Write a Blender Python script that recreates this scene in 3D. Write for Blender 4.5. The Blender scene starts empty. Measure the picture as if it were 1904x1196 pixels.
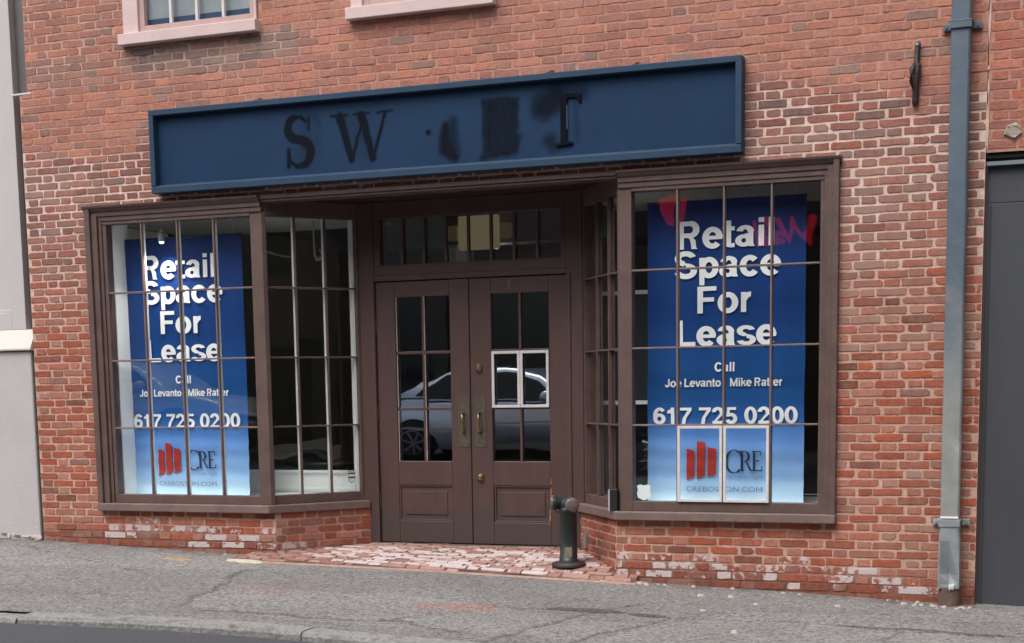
import bpy, math, random
from math import sin, cos, pi, radians as R
from mathutils import Vector, Matrix, noise

random.seed(7)
S = bpy.context.scene
COL = S.collection

# ------------------------------------------------------------------ camera, sky, sun, exposure
yaw, pitch, roll = R(21.876), R(-7.779), R(-0.868)
cp, sp, cy_, sy_ = cos(pitch), sin(pitch), cos(yaw), sin(yaw)
fwd = Vector((-sy_ * cp, cy_ * cp, sp)); rt = Vector((cy_, sy_, 0)); up = rt.cross(fwd)
rt2 = cos(roll) * rt + sin(roll) * up; up2 = -sin(roll) * rt + cos(roll) * up
cd = bpy.data.cameras.new('camera'); cam = bpy.data.objects.new('camera', cd); COL.objects.link(cam)
cam.matrix_world = Matrix(((rt2.x, up2.x, -fwd.x, 4.9925), (rt2.y, up2.y, -fwd.y, -10.9185),
                           (rt2.z, up2.z, -fwd.z, 1.2671), (0, 0, 0, 1)))
cd.sensor_width = 36; cd.lens = 36 * 2901.2 / 1904
cd.shift_y = (1116.7 - 598) / 1904
cd.clip_start = 0.05; cd.clip_end = 500
S.camera = cam

W = bpy.data.worlds.new('World'); S.world = W; W.use_nodes = True
wn = W.node_tree; bg = wn.nodes['Background']
sky = wn.nodes.new('ShaderNodeTexSky'); sky.sky_type = 'NISHITA'; sky.sun_disc = False
SUN_EL, SUN_ROT = R(58), R(200)
sky.sun_elevation = SUN_EL; sky.sun_rotation = SUN_ROT
sky.dust_density = 4.0; sky.ozone_density = 1.0; sky.air_density = 1.0
hs = wn.nodes.new('ShaderNodeHueSaturation'); hs.inputs['Saturation'].default_value = 0.30
wn.links.new(sky.outputs[0], hs.inputs['Color']); wn.links.new(hs.outputs[0], bg.inputs[0])
bg.inputs[1].default_value = 0.15
sl = bpy.data.lights.new('sun', 'SUN'); sl.energy = 0.9; sl.angle = R(35); sl.color = (1, .985, .965)
so = bpy.data.objects.new('sun', sl); COL.objects.link(so)
sd = Vector((sin(SUN_ROT) * cos(SUN_EL), cos(SUN_ROT) * cos(SUN_EL), sin(SUN_EL)))
so.rotation_euler = sd.to_track_quat('Z', 'Y').to_euler()
S.view_settings.view_transform = 'Standard'; S.view_settings.look = 'None'
S.view_settings.exposure = 0.82; S.view_settings.gamma = 1


# ------------------------------------------------------------------ helpers
def lin(c):
    c /= 255.0
    return c / 12.92 if c < .04045 else ((c + .055) / 1.055) ** 2.4


def rgb(r, g, b, k=1.0):
    return (lin(r) * k, lin(g) * k, lin(b) * k)


class MB:
    """collects shapes for one mesh object"""
    def __init__(s, M=None):
        s.v = []; s.f = []; s.mi = []; s.c = []; s.a = []; s.M = M; s.sm = []

    def add(s, vs, fs, mi=0, col=None, aux=None, M=None, smooth=False):
        b = len(s.v)
        for p in vs:
            p = Vector(p)
            if M is not None: p = M @ p
            if s.M is not None: p = s.M @ p
            s.v.append(p)
        n = len(vs)
        s.c += [col or (1, 1, 1)] * n if not isinstance(col, list) else col
        s.a += [aux or (0, 0, 0)] * n if not isinstance(aux, list) else aux
        for f in fs:
            s.f.append([b + i for i in f]); s.mi.append(mi); s.sm.append(smooth)
        return s

    def box(s, x0, x1, y0, y1, z0, z1, mi=0, M=None, col=None):
        vs = [(x, y, z) for x in (x0, x1) for y in (y0, y1) for z in (z0, z1)]
        return s.add(vs, [(0, 1, 3, 2), (4, 6, 7, 5), (0, 4, 5, 1), (2, 3, 7, 6), (0, 2, 6, 4), (1, 5, 7, 3)], mi, col, None, M)

    def prism(s, poly, z0, z1, mi=0, M=None):
        n = len(poly)
        a = sum(poly[i][0] * poly[(i + 1) % n][1] - poly[(i + 1) % n][0] * poly[i][1] for i in range(n))
        if a < 0: poly = poly[::-1]
        vs = [(x, y, z0) for x, y in poly] + [(x, y, z1) for x, y in poly]
        fs = [tuple(range(n))[::-1], tuple(range(n, 2 * n))] + [(i, (i + 1) % n, n + (i + 1) % n, n + i) for i in range(n)]
        return s.add(vs, fs, mi, M=M)

    def lathe(s, prof, M=None, n=20, mi=0, caps=True, smooth=True):
        """prof: (radius, height) along local z"""
        vs = []; fs = []
        for r, h in prof:
            for k in range(n):
                a = 2 * pi * k / n
                vs.append((r * cos(a), r * sin(a), h))
        for i in range(len(prof) - 1):
            for k in range(n):
                k2 = (k + 1) % n
                fs.append((i * n + k, i * n + k2, (i + 1) * n + k2, (i + 1) * n + k))
        s.add(vs, fs, mi, M=M, smooth=smooth)
        if caps:
            m = len(prof) - 1
            s.add([vs[k] for k in range(n)], [tuple(range(n))[::-1]], mi, M=M)
            s.add([vs[m * n + k] for k in range(n)], [tuple(range(n))], mi, M=M)
        return s

    def tube(s, pts, r, n=8, mi=0, M=None):
        pts = [Vector(p) for p in pts]; vs = []; fs = []
        for i, p in enumerate(pts):
            t = (pts[min(i + 1, len(pts) - 1)] - pts[max(i - 1, 0)]).normalized()
            a = t.cross(Vector((.13, .31, .94))).normalized(); b = t.cross(a)
            rr = r[i] if isinstance(r, (list, tuple)) else r
            for k in range(n):
                vs.append(p + a * rr * cos(2 * pi * k / n) + b * rr * sin(2 * pi * k / n))
        for i in range(len(pts) - 1):
            for k in range(n):
                k2 = (k + 1) % n
                fs.append((i * n + k, i * n + k2, (i + 1) * n + k2, (i + 1) * n + k))
        fs.append(tuple(range(n))[::-1]); fs.append(tuple(range((len(pts) - 1) * n, len(pts) * n)))
        return s.add(vs, fs, mi, M=M, smooth=True)

    def build(s, name, mats, parent=None, loc=None, bevel=0, attrs=False, label=None):
        me = bpy.data.meshes.new(name)
        off = Vector(loc) if loc is not None else Vector((0, 0, 0))
        me.from_pydata([tuple(p - off) for p in s.v], [], s.f)
        for m in (mats if isinstance(mats, (list, tuple)) else [mats]): me.materials.append(m)
        me.polygons.foreach_set('material_index', s.mi)
        me.polygons.foreach_set('use_smooth', s.sm)
        if attrs:
            for nm, d in (('col', s.c), ('aux', s.a)):
                at = me.color_attributes.new(nm, 'FLOAT_COLOR', 'POINT')
                fl = []
                for c in d: fl += [c[0], c[1], c[2], 1.0]
                at.data.foreach_set('color', fl)
        me.update()
        o = bpy.data.objects.new(name, me); COL.objects.link(o)
        o.location = off
        if parent is not None:
            o.parent = parent
            o.matrix_parent_inverse = Matrix.Identity(4)
            p = parent; t = Vector((0, 0, 0))
            while p is not None: t += p.location; p = p.parent
            o.location = off - t
        if bevel:
            b = o.modifiers.new('bevel', 'BEVEL'); b.width = bevel; b.segments = 2; b.limit_method = 'ANGLE'; b.angle_limit = R(40)
        if label: o['label'] = label
        return o


def tag(o, label=None, cat=None, group=None, kind=None):
    if label: o['label'] = label
    if cat: o['category'] = cat
    if group: o['group'] = group
    if kind: o['kind'] = kind
    return o


def thing(name, label, cat, loc=(0, 0, 0), group=None):
    o = bpy.data.objects.new(name, None); COL.objects.link(o); o.location = loc; o.empty_display_size = .1
    return tag(o, label, cat, group)


def copy_tree(o, parent=None):
    c = o.copy(); COL.objects.link(c); c.parent = parent
    for ch in list(o.children): copy_tree(ch, c)
    return c


# ------------------------------------------------------------------ materials
def newmat(name):
    m = bpy.data.materials.new(name); m.use_nodes = True
    nt = m.node_tree; return m, nt, nt.nodes['Principled BSDF']


def N(nt, typ, **kw):
    n = nt.nodes.new(typ)
    for k, v in kw.items():
        if k in n.inputs: n.inputs[k].default_value = v
        else: setattr(n, k, v)
    return n


def ramp(nt, src, stops):
    r = nt.nodes.new('ShaderNodeValToRGB'); e = r.color_ramp.elements
    while len(e) < len(stops): e.new(.5)
    for i, (p, c) in enumerate(stops):
        e[i].position = p; e[i].color = (*c, 1) if len(c) == 3 else c
    nt.links.new(src, r.inputs[0]); return r


def mixc(nt, fac, a, b, typ='MIX'):
    m = nt.nodes.new('ShaderNodeMix'); m.data_type = 'RGBA'; m.blend_type = typ
    for s, v in ((0, fac), (6, a), (7, b)):
        if isinstance(v, bpy.types.NodeSocket): nt.links.new(v, m.inputs[s])
        elif s == 0: m.inputs[0].default_value = v
        else: m.inputs[s].default_value = (*v, 1)
    return m.outputs[2]


def paint(name, base, rough=.5, var=.15, scale=6, bump=.1, bscale=60, metal=0, dirt=None, dscale=3, dthr=.6, spec=.5, stretch=None):
    m, nt, p = newmat(name)
    tc = N(nt, 'ShaderNodeTexCoord'); src = tc.outputs['Object']
    if stretch:
        mp = N(nt, 'ShaderNodeMapping'); mp.inputs['Scale'].default_value = stretch
        nt.links.new(src, mp.inputs[0]); src = mp.outputs[0]
    n1 = N(nt, 'ShaderNodeTexNoise', Scale=scale, Detail=6.0, Roughness=.65); nt.links.new(src, n1.inputs['Vector'])
    lo = tuple(c * (1 - var) for c in base); hi = tuple(min(1, c * (1 + var)) for c in base)
    r1 = ramp(nt, n1.outputs[0], [(.3, lo), (.7, hi)])
    out = r1.outputs[0]
    if dirt:
        n2 = N(nt, 'ShaderNodeTexNoise', Scale=dscale, Detail=8.0, Roughness=.7); nt.links.new(src, n2.inputs['Vector'])
        r2 = ramp(nt, n2.outputs[0], [(dthr, (0, 0, 0)), (min(1, dthr + .12), (1, 1, 1))])
        out = mixc(nt, r2.outputs[0], out, dirt)
    nt.links.new(out, p.inputs['Base Color'])
    p.inputs['Roughness'].default_value = rough; p.inputs['Metallic'].default_value = metal
    p.inputs['Specular IOR Level'].default_value = spec
    if bump:
        n3 = N(nt, 'ShaderNodeTexNoise', Scale=bscale, Detail=4.0); nt.links.new(src, n3.inputs['Vector'])
        b = N(nt, 'ShaderNodeBump', Strength=bump, Distance=.01); nt.links.new(n3.outputs[0], b.inputs['Height'])
        nt.links.new(b.outputs[0], p.inputs['Normal'])
    return m


def brick_mat():
    m, nt, p = newmat('brick')
    a = N(nt, 'ShaderNodeVertexColor', layer_name='col'); x = N(nt, 'ShaderNodeVertexColor', layer_name='aux')
    sx = N(nt, 'ShaderNodeSeparateColor'); nt.links.new(x.outputs[0], sx.inputs[0])
    tc = N(nt, 'ShaderNodeTexCoord'); src = tc.outputs['Object']
    n1 = N(nt, 'ShaderNodeTexNoise', Scale=34.0, Detail=8.0, Roughness=.78); nt.links.new(src, n1.inputs['Vector'])
    r1 = ramp(nt, n1.outputs[0], [(.28, (.58, .57, .58)), (.5, (1, 1, 1)), (.74, (1.34, 1.34, 1.34))])
    c = mixc(nt, 1.0, a.outputs[0], r1.outputs[0], 'MULTIPLY')
    n4 = N(nt, 'ShaderNodeTexNoise', Scale=1.1, Detail=5.0, Roughness=.6); nt.links.new(src, n4.inputs['Vector'])
    r4 = ramp(nt, n4.outputs[0], [(.3, (.84, .84, .85)), (.7, (1.1, 1.09, 1.08))])
    c = mixc(nt, 1.0, c, r4.outputs[0], 'MULTIPLY')
    # lime haze on the faces
    n2 = N(nt, 'ShaderNodeTexNoise', Scale=11.0, Detail=7.0, Roughness=.7); nt.links.new(src, n2.inputs['Vector'])
    ad = N(nt, 'ShaderNodeMath', operation='ADD'); nt.links.new(n2.outputs[0], ad.inputs[0]); nt.links.new(sx.outputs[1], ad.inputs[1])
    r2 = ramp(nt, ad.outputs[0], [(.46, (.04, .04, .04)), (.62, (.22, .22, .22)), (1.0, (.85, .85, .85))])
    c = mixc(nt, r2.outputs[0], c, rgb(196, 160, 146, .62))
    # worn white paint
    n3 = N(nt, 'ShaderNodeTexNoise', Scale=16.0, Detail=5.0, Roughness=.6); nt.links.new(src, n3.inputs['Vector'])
    a3 = N(nt, 'ShaderNodeMath', operation='ADD'); nt.links.new(n3.outputs[0], a3.inputs[0]); nt.links.new(sx.outputs[0], a3.inputs[1])
    r3 = ramp(nt, a3.outputs[0], [(.93, (0, 0, 0)), (1.0, (1, 1, 1))])
    c = mixc(nt, r3.outputs[0], c, rgb(218, 200, 198, .78))
    nt.links.new(c, p.inputs['Base Color']); p.inputs['Roughness'].default_value = .88
    p.inputs['Specular IOR Level'].default_value = .25
    nb = N(nt, 'ShaderNodeTexNoise', Scale=90.0, Detail=5.0, Roughness=.7); nt.links.new(src, nb.inputs['Vector'])
    b = N(nt, 'ShaderNodeBump', Strength=.9, Distance=.006); nt.links.new(nb.outputs[0], b.inputs['Height'])
    nt.links.new(b.outputs[0], p.inputs['Normal'])
    return m


def mortar_mat():
    m, nt, p = newmat('mortar')
    a = N(nt, 'ShaderNodeVertexColor', layer_name='col')
    tc = N(nt, 'ShaderNodeTexCoord'); src = tc.outputs['Object']
    n1 = N(nt, 'ShaderNodeTexNoise', Scale=22.0, Detail=7.0, Roughness=.7); nt.links.new(src, n1.inputs['Vector'])
    r1 = ramp(nt, n1.outputs[0], [(.3, (.72, .70, .68)), (.62, (1.08, 1.08, 1.08))])
    c = mixc(nt, 1.0, a.outputs[0], r1.outputs[0], 'MULTIPLY')
    nt.links.new(c, p.inputs['Base Color']); p.inputs['Roughness'].default_value = .95
    p.inputs['Specular IOR Level'].default_value = .15
    nb = N(nt, 'ShaderNodeTexNoise', Scale=140.0, Detail=5.0, Roughness=.7); nt.links.new(src, nb.inputs['Vector'])
    b = N(nt, 'ShaderNodeBump', Strength=.7, Distance=.006); nt.links.new(nb.outputs[0], b.inputs['Height'])
    nt.links.new(b.outputs[0], p.inputs['Normal'])
    return m


def glass_mat(name, ior=1.75, tint=(.965, .985, .98), wave=.016):
    m, nt, p = newmat(name); nt.nodes.remove(p)
    out = nt.nodes['Material Output']
    tr = N(nt, 'ShaderNodeBsdfTransparent'); tr.inputs[0].default_value = (*tint, 1)
    gl = N(nt, 'ShaderNodeBsdfGlossy'); gl.inputs['Roughness'].default_value = .012; gl.inputs[0].default_value = (.95, .97, 1, 1)
    mx = N(nt, 'ShaderNodeMixShader')
    f0 = ((ior - 1) / (ior + 1)) ** 2
    ge = N(nt, 'ShaderNodeNewGeometry'); dt = N(nt, 'ShaderNodeVectorMath', operation='DOT_PRODUCT')
    nt.links.new(ge.outputs['Incoming'], dt.inputs[0]); nt.links.new(ge.outputs['Normal'], dt.inputs[1])
    ab = N(nt, 'ShaderNodeMath', operation='ABSOLUTE'); nt.links.new(dt.outputs['Value'], ab.inputs[0])
    om = N(nt, 'ShaderNodeMath', operation='SUBTRACT', use_clamp=True); om.inputs[0].default_value = 1; nt.links.new(ab.outputs[0], om.inputs[1])
    pw = N(nt, 'ShaderNodeMath', operation='POWER'); nt.links.new(om.outputs[0], pw.inputs[0]); pw.inputs[1].default_value = 5
    fr = N(nt, 'ShaderNodeMath', operation='MULTIPLY_ADD', use_clamp=True); nt.links.new(pw.outputs[0], fr.inputs[0]); fr.inputs[1].default_value = 1 - f0; fr.inputs[2].default_value = f0
    tc = N(nt, 'ShaderNodeTexCoord')
    nz = N(nt, 'ShaderNodeTexNoise', Scale=3.0, Detail=1.0); nt.links.new(tc.outputs['Object'], nz.inputs['Vector'])
    b = N(nt, 'ShaderNodeBump', Strength=wave, Distance=.06); nt.links.new(nz.outputs[0], b.inputs['Height'])
    nt.links.new(b.outputs[0], gl.inputs['Normal'])
    nt.links.new(fr.outputs[0], mx.inputs[0]); nt.links.new(tr.outputs[0], mx.inputs[1]); nt.links.new(gl.outputs[0], mx.inputs[2])
    nt.links.new(mx.outputs[0], out.inputs[0]); return m


def flat(name, c, rough=.6, metal=0, emit=0):
    m, nt, p = newmat(name); p.inputs['Base Color'].default_value = (*c, 1); p.inputs['Roughness'].default_value = rough
    p.inputs['Metallic'].default_value = metal
    if emit:
        p.inputs['Emission Color'].default_value = (*c, 1); p.inputs['Emission Strength'].default_value = emit
    return m


BRICK, MORTAR = brick_mat(), mortar_mat()
BROWN = paint('brown_paint', rgb(103, 82, 76, .80), .5, .20, 7, .22, 38, dirt=rgb(136, 112, 102, .8), dscale=14, dthr=.64)
def door_paint():
    m = paint('door_paint', rgb(94, 70, 66, .72), .48, .14, 5, .14, 36, dirt=rgb(112, 92, 86, .7), dscale=6, dthr=.67, stretch=(1.6, 1.6, .5))
    nt = m.node_tree; p = nt.nodes['Principled BSDF']; lk = p.inputs['Base Color'].links[0]; src = lk.from_socket
    tc = N(nt, 'ShaderNodeTexCoord'); sp = N(nt, 'ShaderNodeSeparateXYZ'); nt.links.new(tc.outputs['Object'], sp.inputs[0])
    n = N(nt, 'ShaderNodeTexNoise', Scale=7.0, Detail=8.0, Roughness=.75); nt.links.new(tc.outputs['Object'], n.inputs['Vector'])
    ma = N(nt, 'ShaderNodeMath', operation='MULTIPLY_ADD'); nt.links.new(n.outputs[0], ma.inputs[0]); ma.inputs[1].default_value = -.55; nt.links.new(sp.outputs[2], ma.inputs[2])
    r = ramp(nt, ma.outputs[0], [(0, (.75, .75, .75)), (.02, (0, 0, 0))])     # scuffs and splashed dust near the ground
    nt.links.new(mixc(nt, r.outputs[0], src, rgb(86, 74, 70, .62)), p.inputs['Base Color'])
    n2 = N(nt, 'ShaderNodeTexNoise', Scale=70.0, Detail=3.0); nt.links.new(tc.outputs['Object'], n2.inputs['Vector'])
    return m


BROWN_D = door_paint()
BROWN_S = paint('sill_paint', rgb(126, 104, 97, .80), .6, .18, 7, .2, 50, dirt=rgb(88, 62, 54, .8), dscale=12, dthr=.6)
WHITE_IN = paint('white_inner_paint', rgb(250, 252, 248, .97), .55, .04, 4, .05)
PUTTY = paint('white_putty', rgb(222, 218, 216, .82), .6, .1, 12, .2)
GLASS = glass_mat('old_window_glass')
GLASS_D = glass_mat('door_glass', ior=3.5, tint=(.80, .84, .86), wave=.010)
BLUE = paint('blue_sign_paint', rgb(29, 65, 102, .58), .6, .12, 2.5, .06, 50, spec=.22, stretch=(1, 1, 1))
BLUE_F = paint('blue_frame_paint', rgb(54, 82, 110, .58), .55, .12, 4, .1, 40, spec=.3)
def pipe_mat():
    m, nt, p = newmat('painted_steel_pipe'); tc = N(nt, 'ShaderNodeTexCoord'); src = tc.outputs['Object']
    n1 = N(nt, 'ShaderNodeTexNoise', Scale=4.0, Detail=6.0, Roughness=.65); nt.links.new(src, n1.inputs['Vector'])
    sp = N(nt, 'ShaderNodeSeparateXYZ'); nt.links.new(src, sp.inputs[0])
    r1 = ramp(nt, n1.outputs[0], [(.3, rgb(92, 106, 120, .72)), (.7, rgb(108, 124, 138, .72))])
    r1b = ramp(nt, n1.outputs[0], [(.3, rgb(142, 144, 143, .76)), (.55, rgb(160, 162, 160, .78)), (.7, rgb(182, 184, 184, .82))])
    ml = N(nt, 'ShaderNodeMath', operation='MULTIPLY_ADD'); nt.links.new(n1.outputs[0], ml.inputs[0]); ml.inputs[1].default_value = 2.6; nt.links.new(sp.outputs[2], ml.inputs[2])
    dv = N(nt, 'ShaderNodeMath', operation='MULTIPLY'); nt.links.new(ml.outputs[0], dv.inputs[0]); dv.inputs[1].default_value = .2
    r2 = ramp(nt, dv.outputs[0], [(.48, (1, 1, 1)), (.66, (0, 0, 0))])
    n2 = N(nt, 'ShaderNodeTexNoise', Scale=9.0, Detail=5.0, Roughness=.6); nt.links.new(src, n2.inputs['Vector'])
    r3 = ramp(nt, n2.outputs[0], [(.66, (0, 0, 0)), (.72, (.7, .7, .7))])
    c = mixc(nt, r2.outputs[0], r1.outputs[0], r1b.outputs[0]); c = mixc(nt, r3.outputs[0], c, rgb(164, 176, 186, .8))
    nt.links.new(c, p.inputs['Base Color']); p.inputs['Roughness'].default_value = .5
    b = N(nt, 'ShaderNodeBump', Strength=.15, Distance=.01); nt.links.new(n2.outputs[0], b.inputs['Height']); nt.links.new(b.outputs[0], p.inputs['Normal'])
    return m


GALV = pipe_mat()
GALV2 = paint('bare_galvanised_steel', rgb(158, 164, 166, .82), .45, .2, 9, .2, 25, dirt=rgb(128, 136, 140, .8), dscale=7, dthr=.64, metal=.2)
RUST = paint('rusty_cast_iron', rgb(104, 84, 74, .75), .85, .3, 12, .4, 60, dirt=rgb(150, 118, 86, .7), dscale=9, dthr=.58)
IRON = paint('black_iron', rgb(58, 48, 48, .8), .55, .35, 25, .4, 60, dirt=rgb(120, 108, 104, .7), dscale=18, dthr=.62)
GREENPIPE = paint('dark_green_pipe_paint', rgb(46, 56, 56, .62), .42, .35, 9, .25, 40, dirt=rgb(92, 102, 98, .5), dscale=6, dthr=.66)
CAPGREY = paint('worn_grey_cap', rgb(128, 116, 114, .75), .5, .3, 25, .3, 60, metal=.3)
BRASS = flat('old_brass', rgb(196, 172, 128, .9), .32, 1)
BRASSPL = paint('tarnished_plate', rgb(106, 96, 86, .75), .5, .3, 30, .2, 60, metal=.4)
SOFFIT = paint('soffit_recess_shade', rgb(58, 38, 34, .8), .6, .15, 4, .1)  # shade of the entrance recess put into a darker brown
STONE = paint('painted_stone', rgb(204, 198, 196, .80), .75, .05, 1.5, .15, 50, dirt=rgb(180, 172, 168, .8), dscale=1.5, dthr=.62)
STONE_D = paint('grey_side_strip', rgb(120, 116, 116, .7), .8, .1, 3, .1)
STONE_B = paint('cream_base_course', rgb(224, 216, 207, .78), .75, .05, 2, .12, 50)
STONE_P = paint('painted_stone_base', rgb(198, 192, 190, .80), .8, .06, 1.8, .25, 40, dirt=rgb(168, 158, 154, .8), dscale=4, dthr=.63)
GREYDOOR = paint('dark_grey_steel', rgb(76, 78, 84, .78), .5, .10, 2.2, .10, 9, dirt=rgb(96, 98, 102, .78), dscale=4.5, dthr=.66, stretch=(2.2, 1, .35))
PINKWHITE = paint('pinkish_white_paint', rgb(222, 196, 192, .82), .6, .07, 6, .12, 50, dirt=rgb(196, 160, 154, .8), dscale=7, dthr=.64)
DARKGAP = flat('dark_gap', (.012, .010, .010), .9)
PLASTER = paint('interior_plaster', rgb(158, 160, 158, .7), .9, .08, 2, .05)
INT_DARK = paint('interior_dark_wall', rgb(104, 106, 104, .8), .9, .15, 2, .05)
FLOORW = paint('interior_floor', rgb(70, 60, 54, .7), .5, .2, 4, .05)
GRANITE = paint('granite_kerb', rgb(164, 162, 159, .64), .88, .38, 38, .8, 60, dirt=rgb(116, 108, 102, .7), dscale=6, dthr=.55)
ROADM = paint('asphalt_road', rgb(84, 84, 88, .70), .9, .2, 60, .5, 200, dirt=rgb(104, 102, 102, .7), dscale=3, dthr=.6)

# ------------------------------------------------------------------ ground shapes
def sw(x, y): return -.10774 - .034867 * x + .02 * y


KERB = [(-60, -2.95), (-12, -2.95), (-1.75, -2.937), (-1.53, -2.90), (-.76, -2.711), (-.056, -2.62), (.92, -2.628), (3, -2.64), (12, -2.66), (60, -2.7)]


def kerb_y(x):
    for (a, b), (c, d) in zip(KERB, KERB[1:]):
        if a <= x <= c: return b + (d - b) * (x - a) / (c - a)
    return -2.7


PF = [(-1.62, -.36), (-1.30, -.30), (-.6, -.22), (0, -.17), (.8, -.14), (1.62, -.10)]   # front edge of the brick apron


def apron_front(x):
    x = max(PF[0][0], min(PF[-1][0], x))
    for (a, b), (c, d) in zip(PF, PF[1:]):
        if a <= x <= c: return b + (d - b) * (x - a) / (c - a)


def floor_h(x, y):
    f = apron_front(x); t = max(0, min(1, (y - f) / (.70 - f)))
    return sw(x, f) + .012 + (0 - sw(x, f) - .012) * t ** .6


def seg_dist(px, py, a, b):
    ax, ay = a; bx, by = b; dx, dy = bx - ax, by - ay
    t = max(0, min(1, ((px - ax) * dx + (py - ay) * dy) / (dx * dx + dy * dy + 1e-9)))
    return math.hypot(px - ax - t * dx, py - ay - t * dy), t


CRACKS = [  # polyline, half-width, depth
    ([(-1.2, -.50), (-1.26, -.88), (-1.05, -1.3), (-.95, -1.9), (-.8, -2.3)], .010),
    ([(1.9, -.95), (1.75, -1.25), (1.66, -1.7), (1.5, -2.4), (1.4, -2.7)], .010),
    ([(2.25, -1.40), (2.16, -1.7), (2.0, -2.1), (1.9, -2.6)], .010),
    ([(1.05, -1.45), (1.45, -1.36), (2.3, -1.34), (3.1, -1.15), (3.7, -1.2), (4.6, -1.05)], .008),
    ([(3.7, -1.2), (3.62, -1.5), (3.75, -1.9)], .008),
    ([(-.6, -2.36), (-.1, -2.28), (.35, -2.30), (.75, -2.16), (1.2, -2.36)], .014),
    ([(-2.9, -.7), (-2.2, -1.0), (-1.6, -1.35)], .005),
    ([(.62, -2.2), (.70, -1.95), (.85, -1.8)], .007),
    ([(-3.6, -.35), (-3.25, -.55), (-3.35, -.9), (-3.7, -1.2)], .007),
]
TARS = [((1.38, -1.33), (1.95, -1.30), .085, .030), ((1.96, -1.32), (2.26, -1.36), .06, .025), ((3.2, -1.16), (4.4, -1.08), .03, .02)]


def sidewalk_mesh():
    mb = MB()
    conc = rgb(151, 147, 145, .70)
    def pt(x, v):
        ky = kerb_y(x); y = ky + (0.9 - ky) * v
        return x, y
    def grid(x0, x1, nx, nv):
        vs, cs, fs = [], [], []
        for i in range(nx + 1):
            for j in range(nv + 1):
                x, y = pt(x0 + (x1 - x0) * i / nx, j / nv)
                z = sw(x, y) + .006 * noise.noise(Vector((x * 1.3, y * 1.3, 3))) + .0022 * noise.noise(Vector((x * 14, y * 14, 1)))
                k = 1 + .10 * (1 if noise.noise(Vector((x * .45, y * .8, 21))) > .12 else -.4) + .16 * noise.noise(Vector((x * .9, y * 1.6, 7))) + .10 * noise.noise(Vector((x * 4, y * 6, 2)))
                c = [conc[0] * k, conc[1] * k, conc[2] * k]
                wob = .045 * noise.noise(Vector((x * 5, y * 5, 11))) + .02 * noise.noise(Vector((x * 17, y * 17, 5)))
                if nx > 200:
                    for pl, hw in CRACKS:
                        d = min(seg_dist(x + wob, y + wob, a, b)[0] for a, b in zip(pl, pl[1:]))
                        if d < hw * 2.6:
                            q = max(0, 1 - d / (hw * 2.6)) ** .8
                            z -= .008 * q
                            c = [ci * (1 - .52 * q) for ci in c]
                    for a, b, r0, r1 in TARS:
                        d, t = seg_dist(x, y + wob * .6, a, b); r = r0 * (1 - abs(2 * t - 1) ** 2.2) + .012
                        if d < r:
                            q = min(1, (r - d) / .02) * .75
                            c = [ci * (1 - q) + ti * q for ci, ti in zip(c, rgb(92, 90, 92, .6))]
                    d = y - kerb_y(x) + .012 * noise.noise(Vector((x * 7, 3, 3)))
                    if d < .05:
                        q = .45 * (1 - max(0, d) / .05) * (.5 + .9 * abs(noise.noise(Vector((x * 2.2, 9, 1)))))
                        c = [ci * (1 - q) for ci in c]
                    d, t = seg_dist(x, y, (.68, -1.60), (1.02, -1.52))
                    if d < .16:
                        q = (1 - d / .16) * (.75 + .9 * noise.noise(Vector((x * 9, y * 9, 4)))); q = max(0, min(.85, q))
                        c = [ci * (1 - q) + ti * q for ci, ti in zip(c, rgb(186, 132, 122, .7))]
                    d = math.hypot(x + .55, (y + 1.35) * 1.0)
                    if d < .5:
                        q = max(0, (1 - d / .5) * (.25 + .7 * noise.noise(Vector((x * 5, y * 5, 9)))))
                        c = [ci * (1 - q) + ti * q for ci, ti in zip(c, rgb(178, 138, 128, .7))]
                    d = math.hypot((x + 2.08) * .55, (y + .47)) + wob * .8
                    if d < .075:
                        q = .8 * max(0, min(1, (.075 - d) / .03))
                        c = [ci * (1 - q) + ti * q for ci, ti in zip(c, rgb(206, 168, 112, .75))]
                    # darker line against the wall
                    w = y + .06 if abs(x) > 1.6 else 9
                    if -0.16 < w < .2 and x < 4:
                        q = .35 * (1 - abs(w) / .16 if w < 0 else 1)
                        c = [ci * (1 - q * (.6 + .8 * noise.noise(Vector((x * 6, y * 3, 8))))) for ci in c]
                vs.append((x, y, z)); cs.append(tuple(max(0.004, ci) for ci in c))
        m = nv + 1
        for i in range(nx):
            for j in range(nv):
                fs.append((i * m + j, (i + 1) * m + j, (i + 1) * m + j + 1, i * m + j + 1))
        mb.add(vs, fs, 0, cs, smooth=True)
    grid(-4.5, 5.0, 560, 200); grid(-60, -4.5, 60, 12); grid(5.0, 60, 60, 12)
    return mb


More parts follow.
